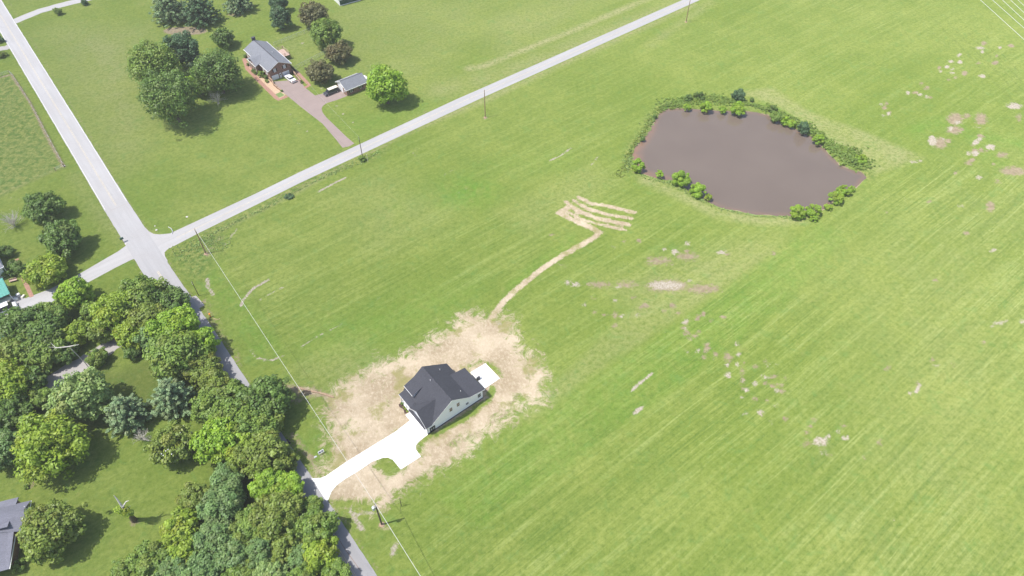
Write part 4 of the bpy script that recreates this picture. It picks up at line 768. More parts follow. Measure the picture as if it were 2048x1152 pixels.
# standing dead tree, broken limb
def dead_tree():
    x0, y0, _ = at(269, 1041); r = empty('dead_tree', (x0, y0, -.02)); tag(r, 'leaning broken dead tree with bleached top and a leafy vine on the clearing', 'tree')
    tp = Vector(at(243, 1012, 7.0)) - Vector((x0, y0, 0)); tp.z = 6.6; m = MB()
    m.path([(0, 0, 0), tp * .35, tp * .75, tp], [.55, .4, .32, .22], 9); m.build('trunk', M['bark'], r)
    b = MB(); t1 = tp + Vector((-.3, .5, 2.0)); t2 = t1 + Vector((-.2, .2, 1.0)); b.path([tp, t1, t2], [.2, .12, .04], 6); b.path([tp, tp + Vector((.9, .5, 1.1)), tp + Vector((1.5, .5, 1.4))], [.16, .09, .03], 6); b.path([tp * .8, tp * .8 + Vector((1.2, .3, .9))], [.12, .03], 5); b.path([tp * .6, tp * .6 + Vector((.9, -.3, .8))], [.1, .03], 5)
    b.build('branch', M['dead_wood'], r); g = np.random.default_rng(77)
    cen = np.array([tuple(tp * f + Vector((-.7 + .3 * i, -.3, 0))) for i, f in enumerate((.95, .85, .75, .65, .9, .7))]); V, Q, C = leaf_cloud(cen, np.full(6, .75), np.full(6, 90), .26, g); fast_mesh('vine', V, Q, M['leaf_yellow'], r, C)
dead_tree()
def broken_limb():
    p = Vector(at(113, 697, 8)); q = Vector(at(160, 692, 8.5)); r = empty('broken_limb', (p.x, p.y, 0)); tag(r, 'bleached bare limb standing out of the dark trees by the lane', 'branch')
    d = q - p; m = MB(); o = Vector((0, 0, 8.2)); m.path([o + d * 1.0 + Vector((0, 0, .3)), o + d * .55, o + d * .15, o, o + Vector((-1.2, .9, .4))], [.04, .11, .10, .08, .02], 7); m.path([o + d * .1, o + Vector((-1.5, 0, .3))], [.06, .02], 5); m.path([o, o + Vector((-.3, -1, .2))], [.05, .02], 5); m.path([o + d * .55, (d.x * .7, d.y * .7, 3), (d.x * .7, d.y * .7, 0)], [.06, .08, .1], 7)
    m.build('branch', M['dead_wood'], r)
broken_limb()

# ------------------------------------------------------------------ brick house
B = rooted(*cb(600, 760), 39.0, 'brick_house'); tag(B, 'red brick house with grey shingle roof, white trim and two garage doors', 'house')
L_ = 17.2; UP, PZ, EZ, er = 3.7, 5.55, 3.55, 7.35
w = MB(); w.extr([(0, 0), (7.3, 0), (7.3, EZ - .12), (UP, PZ - .2), (0, EZ - .12)], 0, L_, 'w'); w.b2((-1.45, 6.2, 0), (-.002, 11.8, 2.9)); w.build('wall', M['brick'], B)
r_ = MB(); sl = (PZ - EZ) / (UP + .3)
r_.slab([(-.35, -.3, EZ - .05), (-.35, L_ + .3, EZ - .05), (UP, L_ + .3, PZ), (UP, -.3, PZ)], .13); r_.slab([(UP + .002, -.3, PZ), (UP + .002, L_ + .3, PZ), (7.7, L_ + .3, EZ), (7.7, -.3, EZ)], .13); roof = r_.build('roof', M['grey_shingle'], B)
q = MB(); q.slab([(-1.85, 5.6, 3.15), (-1.85, 8.85, 4.35), (1.9, 8.85, 4.72), (.0, 5.9, 3.7)], .1); q.slab([(-1.85, 8.852, 4.35), (-1.85, 12.1, 3.15), (.0, 12.0, 3.7), (1.9, 8.852, 4.72)], .1); q.build('porch_roof', M['grey_shingle'], B)
tr = MB()
tr.slab([(-.35, -.33, EZ - .03), (-.35, -.302, EZ - .03), (UP, -.302, PZ + .02), (UP, -.33, PZ + .02)], .2); tr.slab([(UP, -.33, PZ + .02), (UP, -.302, PZ + .02), (7.7, -.302, EZ + .02), (7.7, -.33, EZ + .02)], .2)
tr.b2((7.702, -.3, EZ - .16), (7.82, L_ + .3, EZ + .01)); tr.b2((-.47, -.3, EZ - .2), (-.352, 5.6, EZ - .04)); tr.b2((-.47, 12.1, EZ - .2), (-.352, L_ + .3, EZ - .04)); tr.b2((-1.97, 5.6, 2.98), (-1.852, 12.1, 3.14)); tr.b2((-1.88, 6.0, 2.7), (-1.86, 11.8, 2.98)); tr.build('trim_board', M['white'], B)
MB().b2((UP - .14, -.25, PZ + .005), (UP + .14, L_ + .2, PZ + .05)).build('ridge_vent', M['stone_skirt'], B)
MB().b2((3.2, L_ + .0, 0), (4.3, L_ + .6, PZ + .7)).b2((3.12, L_ - .08, PZ + .7), (4.38, L_ + .68, PZ + .85)).build('chimney', M['stone_skirt'], roof)
MB().tube((5.3, 7.5, 4.7), (5.3, 7.5, 5.15), .09).build('vent_pipe', M['white'], B)
panel_door(B, 'w', .45, 2.75, .03, 1.6, 0); panel_door(B, 'w', 4.1, 6.45, .03, 1.6, 0); d_ = MB().b2((3.1, -.05, .03), (3.75, .01, 1.6)).build('entry_door', M['door_white'], B); MB().b2((3.28, -.08, .95), (3.56, -.052, 1.35)).build('pane', M['glass'], d_)
window(B, 'w', (1.95, 3.05), .62, 1.0, 0, 'curtain_glass', 'white', True); window(B, 'w', (5.3, 3.2), .62, 1.0, 0, 'curtain_glass', 'white', True)
for c in (2.2, 4.4, 14.0, 16.0): window(B, 'u', (c, 2.1), .9, 1.2, 0, 'curtain_glass')
for c in (6.5, 8.3, 9.9, 11.5): MB().b2((-1.75, c - .07, .2), (-1.6, c + .07, 3.0)).build('porch_post', M['white'], B)
MB().b2((-1.8, 6.0, .0), (-1.452, 12, .2)).build('porch_floor', M['paver'], B)
dk = rooted(*cb(600, 760), 39.0, 'back_deck'); tag(dk, 'bleached wooden deck with rails behind the brick house', 'deck'); dz_ = 1.5
for k in range(12): MB().b2((7.9, 8.6 + k * .42, dz_ - .08), (11.2, 8.6 + k * .42 + .39, dz_)).build('deck_board', M['deck'], dk)
for u, v in ((7.95, 8.6), (11.15, 8.6), (11.15, 11.1), (11.15, 13.6), (7.95, 13.6), (9.5, 8.6), (9.5, 13.6)): MB().b2((u - .06, v - .06, 0), (u + .06, v + .06, dz_ + .95)).build('post', M['deck_dark'], dk)
rl = MB()
for z in (.45, .9): rl.b2((7.95, 8.57, dz_ + z), (11.15, 8.63, dz_ + z + .08)); rl.b2((11.12, 8.6, dz_ + z + .085), (11.18, 13.6, dz_ + z + .165)); rl.b2((7.95, 13.57, dz_ + z), (11.15, 13.63, dz_ + z + .08))
rl.build('rail', M['deck'], dk)
MB().slab([(8.0, .5, 1.9), (8.0, 4.8, 1.9), (8.9, 4.8, 0.05), (8.9, .5, .05)], .15).build('stair', M['stone_skirt'], dk)
# retaining walls either side of the parking court
for nm, lab, segs in (('retaining_wall', 'curved stepped brick wall left of the garage court', [cb(575, 745), cb(625, 790), cb(640, 830), cb(700, 880), cb(765, 925)]), ('retaining_wall', 'low brick wall right of the garage court', [cb(940, 600), cb(1010, 690), cb(1090, 785)])):
    P = gp(segs); m = MB(); cp = MB()
    for k, (a, b) in enumerate(zip(P[:-1], P[1:])):
        dx, dy = b[0] - a[0], b[1] - a[1]; L = math.hypot(dx, dy); h = 1.0 - .18 * k; an = math.atan2(dy, dx); c = ((a[0] + b[0]) / 2, (a[1] + b[1]) / 2)
        m.box((c[0], c[1], h / 2), (L - .01, .28, h), an); cp.box((c[0], c[1], h + .04), (L, .36, .07), an)
    o = m.build(nm, M['brick']); tag(o, lab, 'wall'); cp.build('coping', M['clay'], o)
for i, (x, y, r_, k, lab) in enumerate(((cb(175, 345)[0], cb(175, 345)[1], 4.5, 'dark', 'dark shrub at the far front corner of the brick house'), (*cb(212, 485), 3.6, 'dark', 'small shrub by the start of the front walk'), (*cb(300, 585), 4.5, 'dark', 'shrub beside the brick house porch, first of the bed'), (*cb(335, 615), 4.6, 'mid', 'round shrub, second in the front bed'), (*cb(430, 635), 7.5, 'mid', 'largest shrub of the brick house front bed'), (*cb(500, 690), 4.8, 'dark', 'dark shrub against the front wall near the garage corner'), (*cb(520, 755), 3.6, 'mid', 'small round shrub on the tan bed near the garage wall'), (*cb(1098, 778), 2.4, 'dark', 'tiny shrub at the end of the right garage wall'), (*cb(768, 920), 2.4, 'dark', 'tiny shrub at the end of the left garage wall'))):
    bush(x, y, r_, k, lab, 'shrubs round the brick house', flat=.85)
# detached garage
D = rooted(*c5(1203, 728), 39.8, 'brick_garage'); tag(D, 'small detached red brick garage with grey roof and white door', 'garage')
w = MB(); w.extr([(0, 0), (5.9, 0), (5.9, 2.1), (2.95, 3.62), (0, 2.1)], 0, 7.3, 'u'); w.build('wall', M['brick'], D)
r_ = MB(); r_.slab([(-.3, -.35, 2.15), (-.3, 2.948, 3.85), (7.6, 2.948, 3.85), (7.6, -.35, 2.15)], .12); r_.slab([(-.3, 2.952, 3.85), (-.3, 6.25, 2.15), (7.6, 6.25, 2.15), (7.6, 2.952, 3.85)], .12); r_.build('roof', M['grey_shingle'], D)
MB().b2((-.25, 2.88, 3.84), (7.55, 3.02, 3.89)).build('ridge_vent', M['stone_skirt'], D)
tr = MB(); tr.slab([(-.335, -.35, 2.17), (-.335, 2.95, 3.87), (-.302, 2.95, 3.87), (-.302, -.35, 2.17)], .2); tr.slab([(-.335, 2.95, 3.87), (-.335, 6.25, 2.17), (-.302, 6.25, 2.17), (-.302, 2.95, 3.87)], .2); tr.b2((-.3, -.46, 1.98), (7.6, -.352, 2.13)); tr.b2((-.3, 6.252, 1.98), (7.6, 6.36, 2.13)); tr.build('trim_board', M['white'], D)
gb = MB(); gb.extr([(.05, 2.02), (5.85, 2.02), (2.95, 3.5)], -.03, -.003, 'u'); gb.build('gable_board', M['white'], D)
panel_door(D, 'u', 2.2, 5.2, .03, 1.9, 0); window(D, 'w', (1.6, 1.35), .6, .9, 0, 'glass', 'white', True); window(D, 'w', (5.0, 1.35), .6, .9, 0, 'glass', 'white', True); window(D, 'u', (1.1, 1.35), .5, .7, 0, 'glass')
x, y, _ = at(731, 156, .7); tk = empty('propane_tank', (x, y, 0), R(40 + 90)); tag(tk, 'white rounded propane tank at the far end of the small brick garage', 'tank')
m = MB(); pr = [(0, -1.25), (.3, -1.18), (.48, -.95), (.5, 0), (.48, .95), (.3, 1.18), (0, 1.25)]
mm = MB(); mm.lathe(pr, (0, 0, 0), 16); mm.v = [(v[2], v[0], v[1] + .8) for v in mm.v]; mm.build('tank_body', M['white'], tk, True)
for s in (-.7, .7): MB().b2((s - .1, -.35, 0), (s + .1, .35, .35)).build('foot', M['stone'], tk)
# chain link fence
def chain_fence(a, b, label, h=1.2):
    P0 = Vector(at(*a)); P1 = Vector(at(*b)); L = (P1 - P0).length; an = math.atan2(P1.y - P0.y, P1.x - P0.x); r = empty('chain_link_fence', P0, an); tag(r, label, 'fence', 'chain link fence runs behind the brick house'); n = max(2, int(L / 3))
    for i in range(n + 1): MB().tube((L * i / n, 0, 0), (L * i / n, 0, h + .06), .035, n=6).build('fence_post', M['galv'], r)
    MB().tube((0, 0, h), (L, 0, h), .025, n=6).build('top_rail', M['galv'], r); m = MB(); k = int(L / .22)
    for i in range(k):
        x = L * i / k
        m.box((x, 0, h / 2), (.012, .006, h * 1.28), 0, 0, R(38)); m.box((x, .008, h / 2), (.012, .006, h * 1.28), 0, 0, R(-38))
    o = m.build('mesh_wire', M['galv'], r); o['kind'] = 'stuff'
chain_fence((548, 92), (624, 61), 'chain link fence from the brick house to the brownish olive tree'); chain_fence((594, 137), (654, 106), 'chain link fence between the brick house and the purplish trees')
# board fence of the left field
def rail_fence(pts, label, name='wooden_fence'):
    P = [Vector(at(*p)) for p in pts]; r = empty(name, P[0]); tag(r, label, 'fence'); o = P[0]
    for a, b in zip(P[:-1], P[1:]):
        L = (b - a).length; n = max(1, int(L / 2.6)); an = math.atan2(b.y - a.y, b.x - a.x)
        for i in range(n): c = a.lerp(b, i / n) - o; MB().box((c.x, c.y, .6), (.13, .13, 1.2), an).build('fence_post', M['wood_pole'], r)
        for z in (.45, .8, 1.1):
            for i in range(n): c = a.lerp(b, (i + .5) / n) - o; MB().box((c.x, c.y, z), (L / n, .03, .03), an).build('rail', M['galv'], r)
    c = P[-1] - o; MB().box((c.x, c.y, .6), (.15, .15, 1.2)).build('fence_post', M['wood_pole'], r); return r
rail_fence([(-30, 160), (20, 147), (27, 153), (60, 205), (96, 272), (129, 334)], 'wire fence on wooden posts round the left field')
rail_fence([(112, 342), (129, 334)], 'short weathered brace rail at the lower corner of the left field', 'fence_brace')
# ------------------------------------------------------------------ houses cut by the left edge and the top barn
def block(px, py, ang, name, label, cat, parts, z=0):
    r = rooted(px, py, ang, name, z); tag(r, label, cat)
    for nm, mat, mb in parts: mb.build(nm, M[mat], r)
    return r
# grey house + teal carport: local u = 39.5deg, origin at the grey roof's right corner
o_ = (17, 548)
a1 = MB().b2((-9, .3, 0), (-.3, 9, 2.9)); a2 = MB().slab([(-9.5, -.2, 3.1), (.2, -.2, 3.1), (.2, 4.6, 4.9), (-9.5, 4.6, 4.9)], .15).slab([(-9.5, 4.602, 4.9), (.2, 4.602, 4.9), (.2, 9.3, 3.1), (-9.5, 9.3, 3.1)], .15)
gh = block(18, 552, 39.5, 'grey_house', 'grey roofed house with white gutters cut by the left edge', 'house', [('wall', 'siding', a1), ('roof', 'grey_shingle', a2), ('gutter', 'white', MB().b2((.21, -.2, 2.95), (.34, 9.3, 3.1)).b2((-9.5, -.33, 2.93), (.2, -.21, 3.08))), ('downspout', 'white', MB().tube((.25, -.3, 0), (.25, -.3, 2.95), .06))])
window(gh, 'w', (-2.0, 1.6), .9, 1.2, .3, 'glass')
cp = rooted(30, 601, 39.5, 'carport'); tag(cp, 'open carport with a teal metal roof beside the parked vehicles', 'carport')
MB().slab([(-8, -.2, 2.5), (.1, -.2, 2.5), (.1, 5.6, 2.9), (-8, 5.6, 2.9)], .1).build('roof', M['teal'], cp)
for k in range(14): MB().slab([(-7.9 + k * .6, -.2, 2.54), (-7.84 + k * .6, -.2, 2.54), (-7.84 + k * .6, 5.6, 2.94), (-7.9 + k * .6, 5.6, 2.94)], .036).build('roof_seam', M['teal'], cp)
for u, v in ((-.1, 0), (-.1, 5.4), (-4, 0)): MB().b2((u - .07, v - .07, 0), (u + .07, v + .07, 2.42)).build('post', M['white'], cp)
MB().b2((-8, 5.62, 0), (-.1, 5.75, 2.6)).build('back_wall', M['stone_skirt'], cp)
for i, (x, y, d, lab) in enumerate(((33, 600, (.9, .5, .5), 'white bin lying by the carport corner'), (38, 592, (.7, .5, .6), 'small white box beside the carport corner'), (47, 594, (.9, .4, .3), 'pale flat crate at the foot of the garden walk'))):
    X, Y, _ = at(x, y); o = MB().box((0, 0, d[2] / 2), d).box((0, 0, d[2] + .03), (d[0] + .05, d[1] + .05, .05)).build('storage_box', M['cream' if i == 2 else 'white']); o.location = (X, Y, .02); o.rotation_euler = (0, 0, i * .7); tag(o, lab, 'box')
X, Y, _ = at(28, 563); lg = empty('garden_bench', (X, Y, 0), .4); tag(lg, 'reddish wooden bench on the grass between carport and garden walk', 'bench'); MB().b2((-.8, -.25, .4), (.8, .25, .46)).build('seat', M['deck'], lg)
for s in (-.65, .65): MB().b2((s - .05, -.2, 0), (s + .05, .2, .4)).build('leg', M['deck_dark'], lg)
MB().b2((-.8, .22, .46), (.8, .28, .85)).build('backrest', M['deck'], lg)
# mauve roofed house, bottom left
mh = rooted(42, 1121, 17, 'mauve_roofed_house'); tag(mh, 'house with a mauve grey shingle roof cut by the lower left edge', 'house'); M['mauve'] = mat_shingle('mauve_grey_shingles', (0.175, 0.178, 0.215))
MB().b2((-8, -.9, 0), (-.6, 10.2, 2.8)).b2((-8, 4.9, 0), (.8, 8.9, 2.8 - .01)).build('wall', M['brick'], mh)
MB().slab([(-8, -2.6, 2.9), (-.05, -2.6, 2.9), (-.05, 4.3, 3.5), (-8, 4.3, 5)], .15).slab([(-8, 10.8, 2.9), (-8, 4.302, 5.02), (-.6, 4.302, 4.6), (-.6, 10.8, 2.9)], .15).build('roof', M['mauve'], mh)
MB().slab([(-3.5, 6.9, 5.1), (1.6, 6.9, 4.5), (1.6, 9.4, 3.0), (-4.2, 9.4, 3.3)], .12).slab([(-3.5, 6.898, 5.1), (-4.2, 4.2, 4.5), (1.6, 3.6, 3.0), (1.6, 6.898, 4.5)], .12).build('wing_roof', M['mauve'], mh)
MB().b2((1.62, 3.6, 2.8), (1.72, 9.4, 2.95)).b2((-.04, -2.6, 2.72), (.06, 3.55, 2.88)).b2((1.2, 5.4, 3.0), (1.3, 7.9, 4.0)).build('trim_board', M['white'], mh)
MB().tube((-3.2, .6, 3.3), (-3.2, .6, 4.6), .3).build('chimney', M['white'], mh)
MB().b2((1.0, 4.2, 0), (1.1, 8.7, 2.5)).build('gable_wall', M['siding'], mh)
# green barn at the top edge
bn = rooted(680.5, 12, 33, 'green_barn'); tag(bn, 'dark green metal barn with white end cut by the top edge', 'barn')
MB().b2((0, 0, 0), (8.2, 12, 2.2)).build('wall', M['green_metal'], bn); MB().b2((-.04, .0, 0), (-.003, 12, 2.2)).build('end_wall', M['white'], bn); MB().slab([(-.3, -.2, 2.25), (8.5, -.2, 2.25), (8.5, 6, 3.6), (-.3, 6, 3.6)], .1).slab([(-.3, 6.002, 3.6), (8.5, 6.002, 3.6), (8.5, 12.3, 2.25), (-.3, 12.3, 2.25)], .1).build('roof', M['green_metal'], bn); MB().b2((-.1, -.08, 0), (8.3, -.003, .3)).b2((-.35, -.3, 2.12), (8.5, -.21, 2.24)).build('trim_board', M['white'], bn)
# aqua pool under the trees
for i, (x, y, rr, lab) in enumerate(((14, 668, 3.2, 'round aqua pool half hidden under the dark trees'), (60, 658, 1.0, 'small aqua tub under the trees right of the pool'))):
    X, Y, _ = at(x, y); r = empty('pool', (X, Y, 0)); tag(r, lab, 'pool'); MB().lathe([(rr, 0), (rr, 1.0), (rr + .12, 1.02), (rr + .12, 1.1), (rr - .08, 1.1), (rr - .08, .8)], n=28).build('pool_wall', M['galv'], r); MB().lathe([(0, .85), (rr - .08, .85)], n=28).build('water', M['aqua'], r)

# ------------------------------------------------------------------ vehicles
def vehicle(px, py, ang, label, cat, paint, L=4.8, Wd=1.8, roofmat=None, prof=None, name='parked_car', cabin=(-1.3, .9), roof_h=1.42, belt=.88, z0=.25, glassw=.82, slope=(.55, .75), lamps=True):
    X, Y, _ = at(px, py); r = empty(name, (X, Y, .02), R(ang)); tag(r, label, cat)
    b = MB(); top = prof or [(-L / 2, .45), (-L / 2 + .05, belt), (cabin[0] - .3, belt + .03), (cabin[1] + .3, belt + .02), (L / 2 - .15, belt - .13), (L / 2, .5)]
    sec = []
    for x, z in top: sec.append((x, z))
    n = len(sec); vs = []; fs = []
    for i, (x, z) in enumerate(sec):
        t = 1 - .10 * abs(x / (L / 2)) ** 3; y = Wd / 2 * t
        vs += [(x, -y * .96, z0), (x, -y, (z0 + z) / 2), (x, -y * .9, z), (x, y * .9, z), (x, y, (z0 + z) / 2), (x, y * .96, z0)]
    for i in range(n - 1):
        for k in range(6): fs.append((i * 6 + k, i * 6 + (k + 1) % 6, (i + 1) * 6 + (k + 1) % 6, (i + 1) * 6 + k))
    fs += [tuple(range(5, -1, -1)), tuple((n - 1) * 6 + k for k in range(6))]; b.add(vs, fs); body = b.build('body', M[paint], r)
    c0, c1 = cabin; g = MB(); yb, yt = Wd / 2 * .88, Wd / 2 * .68
    q = [(c0 - .0, -yb, belt), (c1 + slope[1] * .6, -yb, belt), (c1 + slope[1] * .6, yb, belt), (c0, yb, belt), (c0 + slope[0], -yt, roof_h - .03), (c1 - .1, -yt, roof_h - .03), (c1 - .1, yt, roof_h - .03), (c0 + slope[0], yt, roof_h - .03)]
    g.add(q, [(0, 1, 5, 4), (1, 2, 6, 5), (2, 3, 7, 6), (3, 0, 4, 7), (4, 5, 6, 7)]); g.build('window_band', M['glass'], r)
    MB().slab([(c0 + slope[0] - .05, -yt - .02, roof_h), (c1 - .05, -yt - .02, roof_h), (c1 - .05, yt + .02, roof_h), (c0 + slope[0] - .05, yt + .02, roof_h)], .05).build('roof', M[roofmat or paint], r)
    for sx_ in (-L * .31, L * .31):
        for sy_ in (-1, 1): m = MB().tube((sx_, sy_ * (Wd / 2 - .2), .33), (sx_, sy_ * (Wd / 2 + .01), .33), .33, n=14); wh = m.build('wheel', M['rubber'], r); MB().tube((sx_, sy_ * (Wd / 2 + .012), .33), (sx_, sy_ * (Wd / 2 + .022), .33), .18, n=10).build('rim', M['galv'], wh)
    if lamps:
        for sy_ in (-1, 1): MB().box((L / 2 - .03, sy_ * Wd * .33, .62), (.1, .35, .14)).build('headlight', M['curtain_glass'], r); MB().box((-L / 2 + .02, sy_ * Wd * .33, .7), (.08, .35, .12)).build('taillight', M['red'], r)
    return r
cx, cy = cb(915, 725); vehicle(cx, cy + 1.5, 39.5 + 90 + 3, 'white coupe parked at the right garage door of the brick house', 'car', 'car_white', 5.2, 1.9, cabin=(-1.4, .6), roof_h=1.28)
sx_, sy_2 = crop(640, 120, .08683)(270, 765)
vehicle(sx_, sy_2, 39.8 + 180, 'dark vehicle with a long white roof parked before the small brick garage', 'car', 'car_dark', 5.0, 1.95, 'cream', cabin=(-2.3, 1.05), roof_h=1.7, slope=(.15, .8))
cx, cy = crop(0, 470, .1563)(85, 975); vehicle(cx - 3, cy, 38, 'white panel van parked on the wide drive at the left edge', 'van', 'car_white', 5.4, 2.0, cabin=(-2.5, 1.4), roof_h=1.85, slope=(.1, .9))
cx, cy = crop(0, 470, .1563)(25, 905); X, Y, _ = at(cx - 2, cy); bt = empty('boat_trailer', (X, Y, .02), R(36)); tag(bt, 'cream covered boat on a trailer beside the white van', 'boat')
MB().extr([(-.9, .9), (-.5, .45), (.5, .45), (.9, .9), (.5, 1.15), (-.5, 1.15)], -2.6, 1.8, 'u').build('hull', M['cream'], bt)
bw = MB(); bw.add([(1.802, -.9, .9), (1.802, -.5, .45), (1.802, .5, .45), (1.802, .9, .9), (1.802, .5, 1.15), (1.802, -.5, 1.15), (3.0, 0, 1.0)], [(i, (i + 1) % 6, 6) for i in range(6)]); bw.build('bow', M['cream'], bt)
for s in (-.8, .8): MB().tube((-.6, s - .1, .3), (-.6, s + .1, .3), .3, n=12).build('wheel', M['rubber'], bt)
MB().b2((-2.4, -.05, .3), (3.4, .05, .4)).build('frame', M['galv'], bt)

# ------------------------------------------------------------------ poles and wires
def pole(base, top, label, mat='wood_pole', r0=.15, extra=None, name='utility_pole', cat='utility pole', group='utility poles along the roads'):
    b = Vector(at(*base)); rB = math.hypot(b.x, b.y); t0 = at(*top); h = CH * (1 - rB / math.hypot(t0[0], t0[1])); r = empty(name, b); tag(r, label, cat, group)
    MB().tube((0, 0, 0), (0, 0, h), r0, r0 * .7, 10).build('pole_shaft', M[mat], r); MB().tube((0, 0, h), (0, 0, h + .12), .03).build('pole_pin', M['galv'], r)
    for z in (h - .25, h - .7): MB().tube((0, -r0, z), (0, -r0 - .18, z), .045, n=8).build('insulator', M['stone'], r)
    return r, b, h
p1, b1, h1 = pole((763.7, 1049.3), (749.6, 1008), 'dark utility pole with a transformer south of the white driveway', 'dark_pole', .17)
tr_ = MB().lathe([(0, 0), (.27, 0), (.30, .05), (.30, .8), (.25, .9), (0, .95)], (-.38, -.28, h1 - 1.55), 14).build('transformer', M['galv'], p1); MB().b2((-.42, -.2, h1 - 1.3), (-.05, -.12, h1 - 1.2)).build('bracket', M['galv'], p1)
p2, b2_, h2 = pole((412, 507.5), (389, 457), 'brown utility pole on the corner where the wire begins'); p3, b3, h3 = pole((725, 313), (716, 274), 'slim dark utility pole opposite the brown driveway', 'dark_pole', .11); p4, b4, h4 = pole((970.5, 235), (968, 180), 'pale brown utility pole beside the side road, midway', 'wood_pole', .14); p5, b5, h5 = pole((1372, 44), (1381, -6), 'pale brown utility pole reaching the top edge', 'wood_pole', .14); p6, b6, h6 = pole((397.7, 591.6), (384, 562.7), 'thin dark pole by the road beside the wood', 'dark_pole', .09, name='thin_pole', cat='pole', group='small poles')
for p, z in ((p5, 1.0), (p4, .7), (p2, .8), (p1, .5)): MB().lathe([(0, .22), (.3, .14), (.5, .02)], (0, 0, 0), 10).build('earth_mound', M['clay'], p)
x, y, _ = at(736, 323.5); mp = MB().tube((0, 0, 0), (0, 0, 2.4), .06, .06, 8).tube((0, 0, 2.4), (0, 0, 2.5), .09, .05, 8).build('marker_post', M['cream']); mp.location = (x, y, 0); tag(mp, 'short pale marker post beside the vine covered pole', 'post')
X, Y, _ = at(545, 92); 
def wire(a, b, sag, name, label, group=None, r=.022, seg=24):
    a = Vector(a); b = Vector(b); m = MB(); P = [a.lerp(b, i / seg) - Vector((0, 0, sag * 4 * (i / seg) * (1 - i / seg))) for i in range(seg + 1)]
    m.path([p - a for p in P], [r] * (seg + 1), 5); o = m.build(name, M['wire']); o.location = a; return tag(o, label, 'wire', group)
tA = (b1.x, b1.y, h1 + .05); tB = (b2_.x, b2_.y, h2 + .02); wire(tB, tA, .3, 'power_line', 'long pale wire from the corner pole across the field to the transformer pole', r=.03)
fe = at(850, 1166, 5.2); dv = Vector(fe) - Vector(tA); wire(tA, Vector(tA) + dv * 2.2, .3, 'power_line', 'pale wire running from the transformer pole to the bottom edge', r=.038)
wire((b3.x, b3.y, h3), at(548, 88, 5), .8, 'service_wire', 'thin service wire to the brick house', r=.010)
for i, (a, b) in enumerate((((1961, 0), (2048, 79)), ((1985, 0), (2048, 56)), ((2005, 0), (2048, 40)), ((2021, 0), (2048, 25)), ((2036, 0), (2048, 11)))):
    A, C_ = Vector(at(*a, 22)), Vector(at(*b, 22)); d = C_ - A; wire(A - d * 1.5, C_ + d * .8, 0, 'power_line', ['leftmost', 'second from the left', 'middle', 'fourth from the left', 'rightmost'][i] + ' of the five parallel wires in the top right corner', 'five parallel wires', .05, 6)
# ------------------------------------------------------------------ small things
X, Y, _ = at(247, 484); mbx = empty('mailbox', (X, Y, 0), R(39)); tag(mbx, 'dark green mailbox at the mouth of the left driveway', 'mailbox'); MB().b2((-.05, -.05, 0), (.05, .05, 1.0)).build('post', M['wood_pole'], mbx)
def arch_box(w, l, h): m = MB(); pr = [(-w / 2, 0), (w / 2, 0)] + [(w / 2 * math.cos(a), h * .55 + h * .45 * math.sin(a)) for a in np.linspace(0, math.pi, 7)]; return m.extr(pr, -l / 2, l / 2, 'u')
o = arch_box(.42, .85, .48).build('box', M['green_metal'], mbx); o.location.z = 1.0
X, Y, _ = at(580, 889); mb2 = empty('mailbox', (X, Y, 0), R(129)); tag(mb2, 'black mailbox on the shaded edge of the road', 'mailbox'); MB().b2((-.05, -.05, 0), (.05, .05, 1.0)).build('post', M['dark_pole'], mb2); o = arch_box(.38, .9, .45).build('box', M['black'], mb2); o.location.z = 1.0
# yard sign: white frame, two dark print blocks
X, Y, _ = at(643.5, 907.5); sg = empty('yard_sign', (X, Y, 0), R(37)); tag(sg, 'white framed yard sign with two dark print blocks on the green verge', 'sign')
bdr = MB().box((0, 0, .78), (1.05, .05, .62), 0, R(-28)).build('sign_board', M['white'], sg)
for s in (-.22, .24): MB().box((s, -.035, .82), (.30, .012, .26), 0, R(-28)).build('print_block', M['screen'], bdr)
for s in (-.56, .56): MB().b2((s - .03, -.03, 0), (s + .03, .03, 1.12)).build('leg', M['white'], sg)
X, Y, _ = at(631, 914); o = MB().box((0, 0, .06), (.55, .3, .1)).box((0, 0, .13), (.4, .2, .05)).build('meter_cover', M['galv']); o.location = (X, Y, 0); o.rotation_euler = (0, 0, .6); tag(o, 'small grey meter cover on the grass left of the yard sign', 'utility cover')
# dark pipe stand in the field
X, Y, _ = at(803.5, 1013); st_ = empty('pipe_stand', (X, Y, 0), R(20)); tag(st_, 'thin black stand with slanting stays in the grass east of the transformer pole', 'stand'); MB().tube((0, 0, 0), (0, 0, 3.2), .05).build('post', M['black'], st_)
for a in (0, 2.1, 4.2): MB().tube((0, 0, 1.9), (math.cos(a) * .9, math.sin(a) * .9, 0), .02, n=5).build('stay', M['black'], st_)
X, Y, _ = at(421.5, 634); og = empty('road_marker', (X, Y, 0)); tag(og, 'orange utility marker in the verge beside the shaded road', 'marker'); MB().tube((0, 0, 0), (0, 0, .9), .12, .12, 10).build('post', M['orange'], og); MB().lathe([(.12, .9), (.19, .92), (.19, 1.1), (0, 1.16)], n=10).build('cap', M['orange'], og)
X, Y, _ = at(427, 637); cv = MB(); cv.path([(0, 0, .06), (.5, -.25, .07), (1.1, -.3, .06), (1.5, -.1, .05)], [.06] * 4, 6).build('drain_pipe', M['tan']).location = (X, Y, 0); o = bpy.data.objects['drain_pipe']; tag(o, 'short tan pipe lying beside the orange marker', 'pipe')
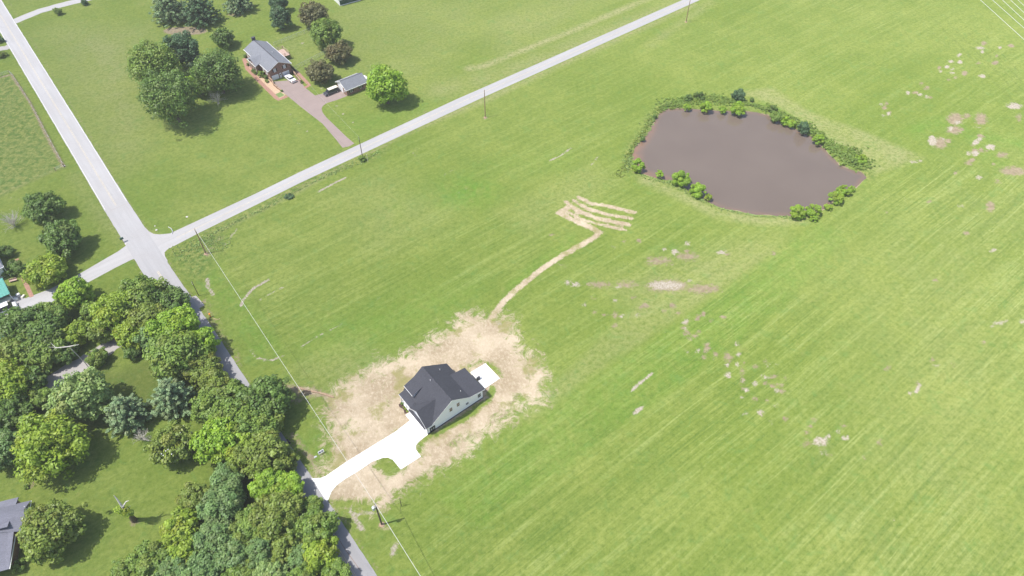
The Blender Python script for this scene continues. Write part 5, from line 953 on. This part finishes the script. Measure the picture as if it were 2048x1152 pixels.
X, Y, _ = at(956.5, 757.5, .3); ac = empty('patio_grill', (X, Y, .05), R(39)); ac.scale = (.7, .7, .8); tag(ac, 'dark boxy grill against the house on the back patio', 'grill'); MB().b2((-.45, -.3, .1), (.45, .3, .85)).build('body', M['black'], ac); MB().extr([(-.3, .86), (.3, .86), (.2, 1.12), (-.2, 1.12)], -.45, .45, 'u').build('lid', M['stone_skirt'], ac); MB().b2((.46, -.25, .8), (.8, .25, .84)).build('side_shelf', M['galv'], ac)
for i, lab in enumerate(('golden shrub in the mulch bed, farthest from the garage', 'golden shrub in the mulch bed, second from the far end', 'golden shrub in the mulch bed, nearest the garage')):
    x, y = cc3(*((322, 770), (345, 798), (368, 828))[i]); TREE_N[0] += 1; bush(x, y, 1.9, 'yellow', lab, 'golden shrubs in the mulch bed', 'shrub')
x, y = cc3(298, 722); bush(x, y, 3.2, 'dark', 'dark shrub at the porch corner of the white house', name='shrub')
# street light arm and stones on the corner lawn
X, Y, _ = at(343, 462); cl = empty('culvert', (X, Y, 0), R(-20)); tag(cl, 'grey curved culvert end at the inside corner of the junction', 'culvert'); MB().path([(-1.6, .9, .10), (-.5, .6, .16), (.4, 0, .16), (.9, -.9, .08)], [.09] * 4, 8).build('pipe', M['galv'], cl)
for i, (x, y, s, lab) in enumerate(((313, 460, .45, 'larger pale stone on the lawn inside the junction corner'), (310, 452, .3, 'smaller pale stone on the lawn inside the junction corner'), (374, 434, .45, 'pale stone on the brick house side of the side road'), (252, 488, .4, 'pale stone beside the left driveway mailbox'), (128, 332, .5, 'pale stone at the foot of the left field fence corner'))):
    X, Y, _ = at(x, y); g = random.Random(i); s *= .65; m = MB(); m.lathe([(0, 0), (s * .9, 0), (s, s * .25), (s * .6, s * .5), (0, s * .55)], n=8); m.v = [(a * (1 + .25 * g.uniform(-1, 1)), b * (1 + .25 * g.uniform(-1, 1)), c) for a, b, c in m.v]; o = m.build('stone', M['stone']); o.location = (X, Y, 0); tag(o, lab, 'stone')
X, Y, _ = at(630, 788); eb = MB(); P = gp([(596, 775), (615, 782), (640, 786), (668, 795)]); 
for k, (a, b) in enumerate(zip(P[:-1], P[1:])): eb.path([(a[0] - X, a[1] - Y, .05), ((a[0] + b[0]) / 2 - X, (a[1] + b[1]) / 2 - Y, .16), (b[0] - X, b[1] - Y, .06)], [.16, .24, .15], 7)
o = eb.build('earth_bank', M['clay']); o.location = (X, Y, 0); tag(o, kind='structure')
print('foliage triangles', TRIS[0], 'trees', TREE_N[0])
